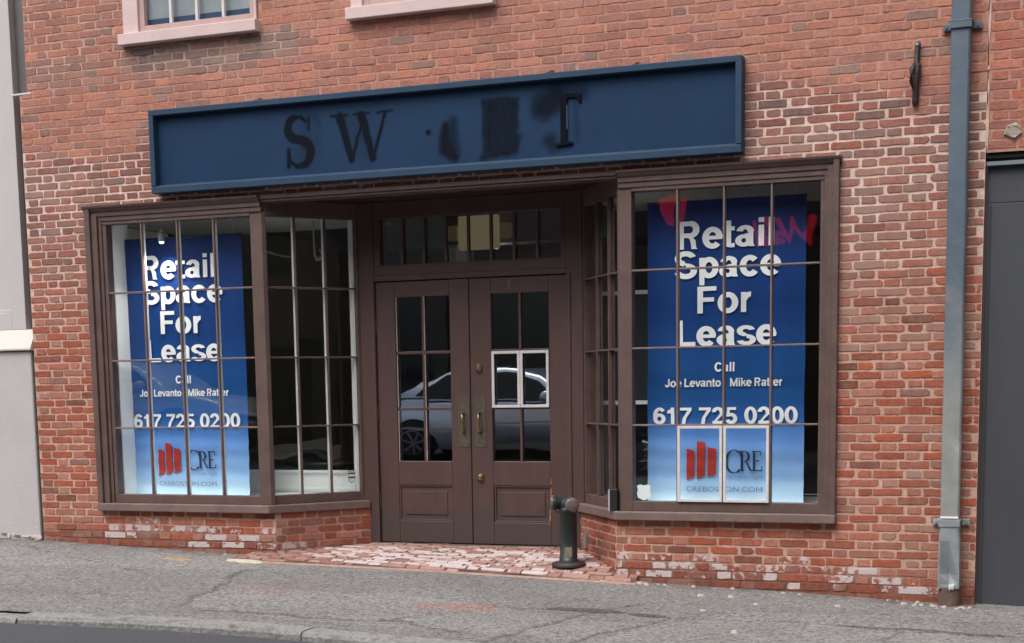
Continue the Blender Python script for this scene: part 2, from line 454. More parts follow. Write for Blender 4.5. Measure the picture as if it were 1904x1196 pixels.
def sidewalk_mat():
    m, nt, p = newmat('worn_asphalt_sidewalk')
    a = N(nt, 'ShaderNodeVertexColor', layer_name='col')
    tc = N(nt, 'ShaderNodeTexCoord'); src = tc.outputs['Object']
    n1 = N(nt, 'ShaderNodeTexNoise', Scale=48.0, Detail=6.0, Roughness=.8); nt.links.new(src, n1.inputs['Vector'])
    r1 = ramp(nt, n1.outputs[0], [(.32, (.30, .29, .28)), (.5, (1, 1, 1)), (.66, (1.8, 1.8, 1.77))])
    c = mixc(nt, 1.0, a.outputs[0], r1.outputs[0], 'MULTIPLY')
    v = N(nt, 'ShaderNodeTexVoronoi', Scale=70.0); nt.links.new(src, v.inputs['Vector'])
    r2 = ramp(nt, v.outputs['Distance'], [(.10, (1, 1, 1)), (.22, (0, 0, 0))])
    vs = N(nt, 'ShaderNodeSeparateColor'); nt.links.new(v.outputs['Color'], vs.inputs[0])
    r3 = ramp(nt, vs.outputs[0], [(.72, (0, 0, 0)), (.80, (1, 1, 1))])
    f = N(nt, 'ShaderNodeMath', operation='MULTIPLY'); nt.links.new(r2.outputs[0], f.inputs[0]); nt.links.new(r3.outputs[0], f.inputs[1])
    c = mixc(nt, f.outputs[0], c, rgb(196, 188, 180, .7))
    n5 = N(nt, 'ShaderNodeTexNoise', Scale=26.0, Detail=3.0, Roughness=.6); nt.links.new(src, n5.inputs['Vector'])
    r5 = ramp(nt, n5.outputs[0], [(.34, (.60, .59, .58)), (.50, (1.04, 1.04, 1.04))])
    c = mixc(nt, 1.0, c, r5.outputs[0], 'MULTIPLY')
    nt.links.new(c, p.inputs['Base Color']); p.inputs['Roughness'].default_value = .93; p.inputs['Specular IOR Level'].default_value = .2
    b = N(nt, 'ShaderNodeBump', Strength=.8, Distance=.012); nt.links.new(n1.outputs[0], b.inputs['Height'])
    nt.links.new(b.outputs[0], p.inputs['Normal']); return m


SWM = sidewalk_mat()
tag(sidewalk_mesh().build('sidewalk', SWM, attrs=True), kind='structure')

# kerb: granite lengths, top a little above the pavement
mb = MB()
xs = [-60, -30, -12, -6, -3.2, -1.535, -1.525, .35, 2.2, 4.4, 7, 12, 30, 60]
for x0, x1 in zip(xs, xs[1:]):
    if x1 - x0 < .1: continue
    n = max(2, int(min(40, (x1 - x0) / .12)))
    dz = random.uniform(-.008, .008) if x0 > -1.6 else -.02
    x0 += .004; x1 -= .004
    for k in range(n):
        a, b = x0 + (x1 - x0) * k / n, x0 + (x1 - x0) * (k + 1) / n
        vs = []
        for x in (a, b):
            ky = kerb_y(x) + .004; wob = .018 * noise.noise(Vector((x * 5, 1, 1))) + .008 * noise.noise(Vector((x * 19, 1, 1))); zz = sw(x, ky) + .008 + dz
            vs += [(x, ky + wob, zz - .3), (x, ky + wob, zz), (x, ky - .145 + wob, zz - .006), (x, ky - .16 + wob, zz - .03), (x, ky - .165 + wob, zz - .5)]
        mb.add(vs, [(i, i + 1, i + 6, i + 5)[::-1] for i in range(4)], 0)
        if k == 0: mb.add(vs[:5], [(0, 1, 2, 3, 4)])
        if k == n - 1: mb.add(vs[5:], [(4, 3, 2, 1, 0)])
tag(mb.build('kerb', GRANITE), kind='structure')


def road_z(x, y): return -.108 - .0349 * x - .06 - .052 + max(0, min(1, (-3 - y) / 8)) * .27 - max(0, -11 - y) * 0


mb = MB(); nx, ny = 80, 40
vs = [(-80 + 160 * i / nx, -2.6 - 22 * j / ny, road_z(-80 + 160 * i / nx, -2.6 - 22 * j / ny)) for i in range(nx + 1) for j in range(ny + 1)]
mb.add(vs, [(i * (ny + 1) + j, i * (ny + 1) + j + 1, (i + 1) * (ny + 1) + j + 1, (i + 1) * (ny + 1) + j) for i in range(nx) for j in range(ny)], smooth=True)
tag(mb.build('road', ROADM), kind='structure')
mb = MB().add([(-300, -300, -9), (300, -300, -9), (300, 300, -9), (-300, 300, -9)], [(0, 1, 2, 3)])
tag(mb.build('ground', paint('ground_earth', rgb(120, 112, 104, .6), .95, .1, .2, 0)), kind='structure')


# ------------------------------------------------------------------ bricks
HEADER = [False]
UNIT, COURSE, ST, HD = .328, .0615, .2000, .0950


def brick_rows(mb, z0, z1, intervals, style, M=None, off=0.0, prot=.0035, joint=1.0, jit=1.0, warp=None):
    """Flemish bond; intervals(zc) -> [(u0,u1)]; style(u,z) -> (rgb, white, haze, prot)"""
    r0 = int(math.floor(z0 / COURSE)); r1 = int(math.ceil(z1 / COURSE))
    for r in range(r0, r1):
        za = r * COURSE; zb = za + COURSE - .0142 * joint
        zc = (za + zb) / 2
        for (u0, u1) in intervals(zc):
            k0 = int(math.floor((u0 - off) / UNIT)) - 1
            k1 = int(math.ceil((u1 - off) / UNIT)) + 1
            drift = .012 * noise.noise(Vector((r * 3.1, 5, 0)))
            for k in range(k0, k1 + 1):
                base = k * UNIT + off + (UNIT / 2 if r % 2 else 0) + drift
                for a, L in ((base, ST), (base + ST + .0165, HD)):
                    HEADER[0] = L == HD
                    a += random.uniform(-.006, .006) * jit; b = a + L + random.uniform(-.008, .008) * jit
                    a, b = max(a, u0 + .004), min(b, u1 - .004)
                    if b - a < .026: continue
                    one_brick(mb, a, b, za, zb, style, M, prot, jit, warp)


def one_brick(mb, a, b, za, zb, style, M, prot, jit, warp):
    zo = .005 * noise.noise(Vector((a * .8, za * 2, 1))) + random.uniform(-.0018, .0018) * jit
    za += zo + random.uniform(-.002, .002) * jit; zb += zo + random.uniform(-.0025, .002) * jit
    c, wp, hz, pr = style((a + b) / 2, (za + zb) / 2)
    if .3 < pr < .6: a -= .002; b += .002; za -= .0018; zb += .0018      # tight flush joints
    p = prot * pr + random.uniform(-.0012, .0012) * jit
    j = lambda s=.0022: random.uniform(-s, s) * jit
    L = b - a; mids = [a + L * t for t in ((.22, .5, .78) if L > .13 else (.33, .67))]
    q = [random.choice((.0015, .002, .003, .004, .006, .013)) if random.random() < .9 else .018 for _ in range(4)]
    if jit <= 0: q = [.003] * 4
    e = .0030
    pts = [(a + q[0] + j(.001), za + j(.001))] + [(m, za + j(e)) for m in mids] + [(b - q[1] + j(.001), za + j(.001)), (b + j(.001), za + q[1] * .8), (b + j(.0022), (za + zb) / 2), (b + j(.001), zb - q[2] * .8), (b - q[2], zb + j(.001))]
    pts += [(m, zb + j(e)) for m in mids[::-1]] + [(a + q[3], zb + j(.001)), (a + j(.001), zb - q[3] * .8), (a + j(.0022), (za + zb) / 2), (a + j(.001), za + q[0] * .8)]
    n = len(pts); cx, cz = (a + b) / 2, (za + zb) / 2
    tx, tz = random.uniform(-.004, .004) * jit, random.uniform(-.012, .012) * jit
    ring0, ring1, ring2 = [], [], []
    for u, z in pts:
        d = tx * (u - cx) + tz * (z - cz)
        ux = u + (.0018 if u < cx else -.0018) * min(1, abs(u - cx) / (L * .35)); uz = z + (.0018 if z < cz else -.0018)
        ring0.append((ux, -p + d, uz)); ring1.append((u, -p + .0018 + d, z)); ring2.append((u, .02, z))
    vs = ring0 + ring1 + ring2
    if warp: vs = [warp(v) for v in vs]
    fs = [tuple(range(n))] + [(n + i, n + (i + 1) % n, (i + 1) % n, i) for i in range(n)] + [(2 * n + i, 2 * n + (i + 1) % n, n + (i + 1) % n, n + i) for i in range(n)]
    mb.add(vs, fs, 0, c, (wp, hz, 0), M)
    if .5 < pr < .6 and jit == 1.0 and random.random() < .16:      # eroded joint below the brick, its under-edge shadow painted as a dark quad
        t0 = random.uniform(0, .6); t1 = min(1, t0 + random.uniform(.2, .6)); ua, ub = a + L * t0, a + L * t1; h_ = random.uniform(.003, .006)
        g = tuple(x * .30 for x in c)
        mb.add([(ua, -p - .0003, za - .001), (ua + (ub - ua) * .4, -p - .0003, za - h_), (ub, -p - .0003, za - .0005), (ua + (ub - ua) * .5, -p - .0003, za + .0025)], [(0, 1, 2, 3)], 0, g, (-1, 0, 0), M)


def mortar_sheet(mb, rects, colfn, M=None, depth=.0, warp=None, cell=.05):
    for (u0, u1, z0, z1) in rects:
        nu = max(1, int((u1 - u0) / cell)); nz = max(1, int((z1 - z0) / cell)); vs, cs = [], []
        for i in range(nu + 1):
            for k in range(nz + 1):
                u = u0 + (u1 - u0) * i / nu; z = z0 + (z1 - z0) * k / nz
                c, fl = colfn(u, z)
                v = (u, depth + .0012 - fl + .0010 * noise.noise(Vector((u * 25, z * 25, 2))), z)
                vs.append(warp(v) if warp else v); cs.append(c)
        mb.add(vs, [(i * (nz + 1) + k, (i + 1) * (nz + 1) + k, (i + 1) * (nz + 1) + k + 1, i * (nz + 1) + k + 1) for i in range(nu) for k in range(nz)], 1, cs, M=M, smooth=True)


def lerp3(a, b, t): return tuple(x + (y - x) * t for x, y in zip(a, b))


def smooth(a, b, x):
    t = max(0, min(1, (x - a) / (b - a))); return t * t * (3 - 2 * t)


BR_U = [rgb(182, 115, 97), rgb(180, 110, 90), rgb(174, 111, 96), rgb(188, 118, 96), rgb(166, 108, 97), rgb(184, 111, 89), rgb(176, 113, 98), rgb(170, 106, 92)]
BR_M = [rgb(160, 98, 84), rgb(150, 88, 74), rgb(168, 100, 84), rgb(144, 92, 82), rgb(172, 92, 70), rgb(158, 104, 94), rgb(176, 110, 94)]
BR_L = [rgb(164, 84, 62), rgb(156, 80, 60), rgb(172, 88, 62), rgb(150, 82, 66), rgb(178, 94, 66), rgb(168, 96, 78), rgb(146, 84, 70), rgb(182, 118, 102)]
BR_G = [rgb(142, 118, 112), rgb(128, 106, 100), rgb(152, 112, 100), rgb(118, 102, 100), rgb(158, 118, 106)]
BK = .90


def line_y(pts, x):
    if x <= pts[0][0]: return pts[0][1]
    for (a, b), (c, d) in zip(pts, pts[1:]):
        if x <= c: return b + (d - b) * (x - a) / (c - a)
    return pts[-1][1]


FLUSH = [(-3.8, 3.30), (-3.4, 3.20), (-2.6, 3.17), (-2.45, 3.42), (2.3, 3.42), (2.45, 3.28), (2.9, 3.22), (3.3, 3.20), (3.55, 3.00), (3.8, 3.10), (4.1, 3.2)]   # below: raised white joints, above: flush pink ones


def zone(u, z):
    """flush upper amount, grey patch amount, low red amount"""
    n = .16 * noise.noise(Vector((u * 1.7, z * 1.7, 0))) + .05 * noise.noise(Vector((u * 7, z * 7, 0)))
    upz = smooth(-.05, .05, z - line_y(FLUSH, u) + n * .5)
    if u < -2.6 and z > 3.86: upz *= .7
    g = 0
    if -2.75 < u < -.75 and 3.74 < z < 4.04: g = smooth(0, .12, min(u + 2.75, (-.9 - u) * .5, z - 3.70 - max(0, (u + 1.6) * .16) + n * .3))
    if u < -2.9 and 3.72 < z < 3.98: g = max(g, .45 + n)
    low = 1 - smooth(1.6, 2.7, z + n)
    return upz, g, low


def ground_at(x): return sw(x, 0)


def wall_style(u, z):
    upz, g, low = zone(u, z)
    rr = random.random()
    c = lerp3(random.choice(BR_M), random.choice(BR_L), low)
    c = lerp3(c, random.choice(BR_U), upz)
    if rr < .07 and upz > .5: c = rgb(194, 120, 94)
    if rr > .95: c = (rgb(148, 112, 104) if upz > .5 else rgb(132, 96, 88)) if low < .5 else rgb(128, 76, 62)
    if HEADER[0] and low > .4 and random.random() < .5: c = lerp3(c, rgb(184, 124, 106), .75)
    if not HEADER[0] and low > .4 and rr < .8: c = lerp3(c, rgb(172, 86, 62), .5)
    c = lerp3(c, random.choice(BR_G), min(1, g) * .85)
    k = BK * (1 + random.uniform(-.11, .11)); g_ = .30 * c[0] + .45 * c[1] + .25 * c[2]; k *= 1 + .12 * upz; ds = (.22 - .17 * low) * (1 - upz) + .21 * upz; c = tuple((x * (1 - ds) + g_ * ds) * k * w_ for x, w_ in zip(c, (1.02, 1.0, .93 + .05 * (1 - low) * (1 - upz))))
    h = z - ground_at(u); wp = -1; hz = 0
    if u < 4.1:
        hz = random.choice((0, 0, 0, 0, .05, .15, .25)) * (1 - upz * .9)
        if u > 3.05 and 1.4 < z < 2.8: hz += random.choice((0, .1, .22, .3))
        if 2.2 < u < 3.05 and z > 2.78 and z < 3.0: hz += .2
        if u < -3.1 and 2.8 < z < 3.15: hz += random.choice((0, .15, .3))
        if z < .9 and h > .25 and u > 3.0: hz += random.choice((0, 0, .1, .25))
    if h < .10: c = lerp3(c, rgb(112, 66, 54, BK), .55)
    if h < .235:
        wp = random.choice((-1, .28, .40, .47, .52, .57)) if .035 < h < .19 else random.choice((-1, -1, -1, .2, .45))
        if u < -3.0 and h > .06: wp = random.choice((-1, -1, -1, .15))
        if h < .045: wp = min(wp, .3)
    return c, wp, hz, (.55 if upz > .6 else 1) * (1 if h > .2 else random.uniform(.3, 1.2))


MO_U, MO_M, MO_L, MO_G = rgb(200, 148, 130, .88), rgb(226, 200, 186, .95), rgb(206, 168, 150, .93), rgb(188, 166, 156, .90)


def wall_mortar(u, z):
    upz, g, low = zone(u, z)
    c = lerp3(MO_M, MO_L, low); c = lerp3(c, MO_U, upz); c = lerp3(c, MO_G, min(1, g))
    h = z - ground_at(u)
    if h < .2: c = lerp3(c, rgb(124, 80, 66, .75), .9 * (1 - smooth(.08, .24, h)))
    n = noise.noise(Vector((u * 2.3, z * 2.3, 6)))
    c = lerp3(c, tuple(x * .8 for x in MO_L), max(0, min(.5, n)))
    return c, 0


XL, XR = -3.719, 3.995
SF = (-3.09, 3.04)            # shopfront opening
UW1, UW2 = (-2.655, -1.425), (-.62, .545)


def cut(iv, a, b):
    out = []
    for u0, u1 in iv:
        if b <= u0 or a >= u1: out.append((u0, u1)); continue
        if a > u0: out.append((u0, a))
        if b < u1: out.append((b, u1))
    return out


def facade_iv(z):
    iv = [(XL if z < 3.73 else -3.640, XR)]
    if .30 < z < 2.775: iv = cut(iv, *SF)
    elif z <= .30: iv = cut(iv, -1.43, 1.443)
    if 4.03 < z < 5.75:
        iv = cut(iv, *UW1); iv = cut(iv, *UW2)
    return iv


building = thing('brick_building', 'red brick building with a dark brown shopfront between two blue banners', 'building', (0, 0, 0))

mb = MB()
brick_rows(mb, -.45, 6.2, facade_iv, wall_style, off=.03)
T = 6.2
mortar_sheet(mb, [(XL, SF[0], -.5, 2.775), (SF[1], XR, -.5, 2.775), (SF[0], -1.43, -.5, .30), (1.443, SF[1], -.5, .30), (XL, XR, 2.775, 3.73), (-3.64, XR, 3.73, 4.04),
                  (-3.64, UW1[0], 4.04, 5.74), (UW1[1], UW2[0], 4.04, 5.74), (UW2[1], XR, 4.04, 5.74), (-3.64, XR, 5.74, T)], wall_mortar)
# splayed plinths beside the entrance
def splay_M(a, b):
    a, b = Vector((a[0], a[1], 0)), Vector((b[0], b[1], 0)); t = (b - a).normalized(); n = Vector((0, 0, 1)).cross(t)   # n = into the wall
    return Matrix(((t.x, n.x, 0, a.x), (t.y, n.y, 0, a.y), (0, 0, 1, 0), (0, 0, 0, 1))), (b - a).length


ML, LL = splay_M((-1.43, 0.0), (-.90, .70))
MR, LR = splay_M((.915, .70), (1.443, 0.0))
for M_, L_, s in ((ML, LL, -1), (MR, LR, 1)):
    def st(u, z, s=s):
        c = random.choice(BR_L); k = BK * (1 + random.uniform(-.14, .1)); wp = -1
        x = -1.43 + u * .6 if s < 0 else 1.443 - (L_ - u) * .6
        h = z - floor_h(x, .2)
        if s > 0: c = lerp3(c, rgb(140, 70, 52), .4); k *= .95
        if h < .1 and ((s < 0 and u < .25) or (s > 0 and u > L_ - .2)): wp = random.choice((-1, .2, .5))
        return tuple(x * k for x in c), wp, random.choice((0, 0, .15)), 1
    brick_rows(mb, -.3, .30, lambda z: [(0.0, L_)], st, M=M_, off=.05)
    mortar_sheet(mb, [(0, L_, -.4, .31)], lambda u, z: (lerp3(MO_L, rgb(186, 150, 132, .8), .5), 0), M=M_)
wall = mb.build('brick_wall', [BRICK, MORTAR], building, attrs=True)

# wall thickness, left corner return and dark core behind the bricks
mb = MB()
mb.box(XL + .004, SF[0], .022, .5, -.5, 2.775); mb.box(SF[1], XR - .004, .022, .5, -.5, 2.775)
mb.box(-3.636, XR - .004, .022, .30, 2.78, 4.03); mb.box(-3.715, -3.6365, .022, .30, 2.78, 3.725)
mb.box(-3.636, UW1[0], .022, .3, 4.032, 6.2); mb.box(UW1[1], UW2[0], .022, .3, 4.032, 6.2); mb.box(UW2[1], XR - .004, .022, .3, 4.032, 6.2)
mb.box(UW1[0] + .001, UW1[1] - .001, .022, .3, 5.75, 6.2); mb.box(UW2[0] + .001, UW2[1] - .001, .022, .3, 5.75, 6.2)
mb.build('wall_core', paint('wall_core', rgb(150, 100, 84, .7), .9, .1), building)
mb = MB().box(-3.80, -3.60, -.004, .05, 3.722, 3.738); mb.build('corner_ledge', STONE_B, building, bevel=.004)


# ------------------------------------------------------------------ glazing helper
def glazing(parent, M, x0, x1, z0, z1, nc, nr, bw=.0135, glass=GLASS, y0=.0, ydepth=.03, inner=True, tilt=.004, inmat=None, barmat=None, indep=.022):
    """glazing bars, white inner bars and separate slightly uneven panes, in the frame M (u across, y inwards)"""
    gx = [x0 + (x1 - x0) * i / nc for i in range(nc + 1)]; gz = [z0 + (z1 - z0) * i / nr for i in range(nr + 1)]
    bars = MB(M)
    for x in gx[1:-1]:
        zz = z0
        bars.box(x - bw / 2, x + bw / 2, y0, ydepth - .002, z0, z1)
    for z in gz[1:-1]:
        for i in range(nc):
            a = gx[i] + (bw / 2 if i else 0); b = gx[i + 1] - (bw / 2 if i < nc - 1 else 0)
            bars.box(a, b, y0 + .0015, ydepth - .002, z - bw / 2, z + bw / 2)
    bars.build('glazing_bars', barmat or BROWN, parent, bevel=.003)
    if inner:
        ib = MB(M); w = bw * .95
        for i, x in enumerate(gx):
            if i in (0, nc): continue
            ib.box(x - w / 2, x + w / 2, ydepth + .002, ydepth + indep, z0, z1)
        for z in gz[1:-1]:
            for i in range(nc):
                ib.box(gx[i] + w / 2, gx[i + 1] - w / 2, ydepth + .002, ydepth + .020, z - w / 2, z + w / 2)
        ib.build('inner_bars', inmat or WHITE_IN, parent)
    pn = MB(M)
    for i in range(nc):
        for k in range(nr):
            a, b = random.uniform(-tilt, tilt), random.uniform(-tilt, tilt)
            xa, xb, za, zb = gx[i] + .002, gx[i + 1] - .002, gz[k] + .002, gz[k + 1] - .002
            hw, hh = (xb - xa) / 2, (zb - za) / 2
            pn.add([(xa, ydepth - a * hw - b * hh, za), (xb, ydepth + a * hw - b * hh, za), (xb, ydepth + a * hw + b * hh, zb), (xa, ydepth - a * hw + b * hh, zb)], [(0, 1, 2, 3)])
    pn.build('panes', glass, parent)
    return gx, gz


ZB, ZT = .429, 2.634
I4 = Matrix.Identity(4)


def display_window(side):
    s = -1 if side == 'l' else 1
    if s < 0: xo, xa, xb, xc = -3.105, -2.930, -1.568, -1.463
    else: xo, xa, xb, xc = 3.053, 2.920, 1.571, 1.475
    lo, hi = (xa, xb) if xa < xb else (xb, xa)
    fr = MB()
    def bx(a, b, *r): fr.box(min(a, b), max(a, b), *r)
    # casing mouldings at the brick side
    e = (xa - xo)
    bx(xo, xo + e * .30, -.050, .12, .355, 2.775); bx(xo + e * .30, xo + e * .62, -.030, .12, .355, 2.72); bx(xo + e * .62, xo + e * .80, -.010, .12, .355, 2.69)
    bx(xo + e * .80, xa, .002, .085, .355, 2.66)
    # rails
    bx(xo + e * .80, xb, .0035, .085, .357, ZB); bx(xo + e * .80, xb, -.004, .085, ZT, 2.662)
    # head fascia
    bx(xo + e * .62, xc - s * .002, -.012, .12, 2.662, 2.70)
    bx(xo + e * .30, xc + s * .0, -.022, .12, 2.70, 2.735)
    # corner post
    fr.prism([(xb, .002), (xc, .0), (xc - s * .022, .030), (xc + s * .028, .105), (xb, .09)], .357, 2.662)
    win = fr.build('display_window', BROWN, building, bevel=.004)
    glazing(win, I4, lo, hi, ZB, ZT, 4, 4, inmat=WHITE_IN if s < 0 else BROWN_S, barmat=BROWN_S)
    # inner reveal painted white along the outer jamb
    rv = MB()
    bx2 = lambda a, b, *r: rv.box(min(a, b), max(a, b), *r)
    bx2(xa - s * .004, xa + s * .03, .088, .30, .40, 2.66)
    rv.build('inner_jamb', WHITE_IN if s < 0 else BROWN, win)
    # crown along the whole bay
    cr = MB(); lo2, hi2 = min(xo, xc), max(xo, xc)
    prof = [(-.022, 2.735), (-.034, 2.742), (-.040, 2.752), (-.058, 2.768), (-.062, 2.782), (.02, 2.785), (.02, 2.735)]
    n = len(prof)
    a_, b_ = lo2 - (.012 if s < 0 else 0), hi2 + (.012 if s > 0 else 0)
    vs = [(x, y, z) for x in (a_, b_) for y, z in prof]
    cr.add(vs, [(i, (i + 1) % n, n + (i + 1) % n, n + i) for i in range(n)] + [tuple(range(n))[::-1], tuple(range(n, 2 * n))])
    cr.build('crown_moulding', BROWN, win)
    # splayed side window
    if s < 0: A, B = (-1.463, .032), (-.988, .663)
    else: A, B = (.984, .663), (1.475, .032)
    M, L = splay_M(A, B)
    f2 = MB(M)
    f2.box(.0 if s < 0 else -.06, L + (.06 if s < 0 else 0), .0025, .08, .357, ZB); f2.box(-.06 if s > 0 else 0.0, L + (.06 if s < 0 else 0), .002, .08, ZT, 2.7605)
    f2.box(L + .001, L + .085, -.004, .085, .357, 2.7605) if s < 0 else f2.box(-.085, -.001, -.004, .085, .357, 2.7605)
    sw_ = f2.build('side_window', BROWN, building, bevel=.004)
    glazing(sw_, M, .0 if s < 0 else .002, L, ZB, ZT, 3, 4, tilt=.004, inmat=WHITE_IN if s < 0 else BROWN, indep=.034 if s < 0 else .02)
    rv = MB(M)
    if s < 0: rv.box(L - .022, L - .001, .036, .085, ZB, ZT)
    else: rv.box(.001, .02, .036, .085, ZB, ZT)
    rv.build('inner_jamb', WHITE_IN if s < 0 else BROWN, sw_)
    # sill following the plan
    if s < 0: poly = [(-3.105, -.062), (-1.452, -.062), (-.905, .655), (-.975, .70), (-1.49, .060), (-3.105, .060)]
    else: poly = [(3.056, -.062), (1.455, -.062), (.905, .655), (.975, .70), (1.49, .060), (3.056, .060)]
    sm = MB(); sm.prism(poly, .292, .3565)
    sm.build('sill', BROWN_S, win, bevel=.007)
    return win, sw_


winL, sideL = display_window('l')
winR, sideR = display_window('r')
# centre lintel, soffit
mb = MB()
mb.box(-1.455, 1.467, -.016, .14, 2.733, 2.752); mb.box(-1.455, 1.467, -.030, .14, 2.752, 2.783)
mb.build('lintel', BROWN, building, bevel=.004)
mb = MB().prism([(-1.5, .125), (1.5, .125), (1.0, .80), (-1.0, .80)], 2.762, 2.772)
mb.build('entrance_soffit', SOFFIT, building)
# slim beam on the soffit


# white glazing putty round two fresh panes of the right display window
def putty_frame(mb, x0, x1, z0, z1, y, w=.016, d=.006):
    mb.box(x0, x1, y - d, y, z0, z0 + w); mb.box(x0, x1, y - d, y, z1 - w, z1)
    mb.box(x0, x0 + w, y - d, y, z0 + w, z1 - w); mb.box(x1 - w, x1, y - d, y, z0 + w, z1 - w)


w4 = (2.920 - 1.571) / 4; h4 = (ZT - ZB) / 4
for i in (1, 2):
    mb = MB(); putty_frame(mb, 1.571 + w4 * i + .004, 1.571 + w4 * (i + 1) - .004, ZB + .001, ZB + h4 - .006, -.001, .020, .012)
    mb.build('putty', PUTTY, winR, label='white unpainted putty round two lower panes', bevel=.002)

# ------------------------------------------------------------------ entrance
DY = .690
mb = MB()
for s in (-1, 1):
    xi = -.829 if s < 0 else .832
    xo = -.965 if s < 0 else .965
    mb.box(min(xi, xo), max(xi, xo), .672, .80, -.02, 2.7605)
    mb.box(min(xi, xi + s * .035), max(xi, xi + s * .035), .662, .672, -.02, 2.135)
mb.box(-.829, .832, .672, .80, 2.135, 2.178); mb.box(-.829, .832, .676, .80, 2.178, 2.251)
mb.box(-.829, -.771, .678, .80, 2.251, 2.626); mb.box(.784, .832, .678, .80, 2.251, 2.626); mb.box(-.829, .832, .678, .80, 2.626, 2.761)
mb.build('door_frame', BROWN_D, building, bevel=.005)
mb = MB().box(-.771, .784, .682, .70, 2.251, 2.262)
tr = mb.build('transom_window', BROWN_D, building)
glazing(tr, I4, -.771, .784, 2.262, 2.626, 8, 1, bw=.022, glass=GLASS_D, y0=.680, ydepth=.712, inner=False, tilt=.003)
mb = MB().box(-.90, .90, .66, .80, -.06, .004); mb.build('threshold', paint('threshold_wood', rgb(104, 92, 84, .7), .8, .2, 9, .2), building, bevel=.004)


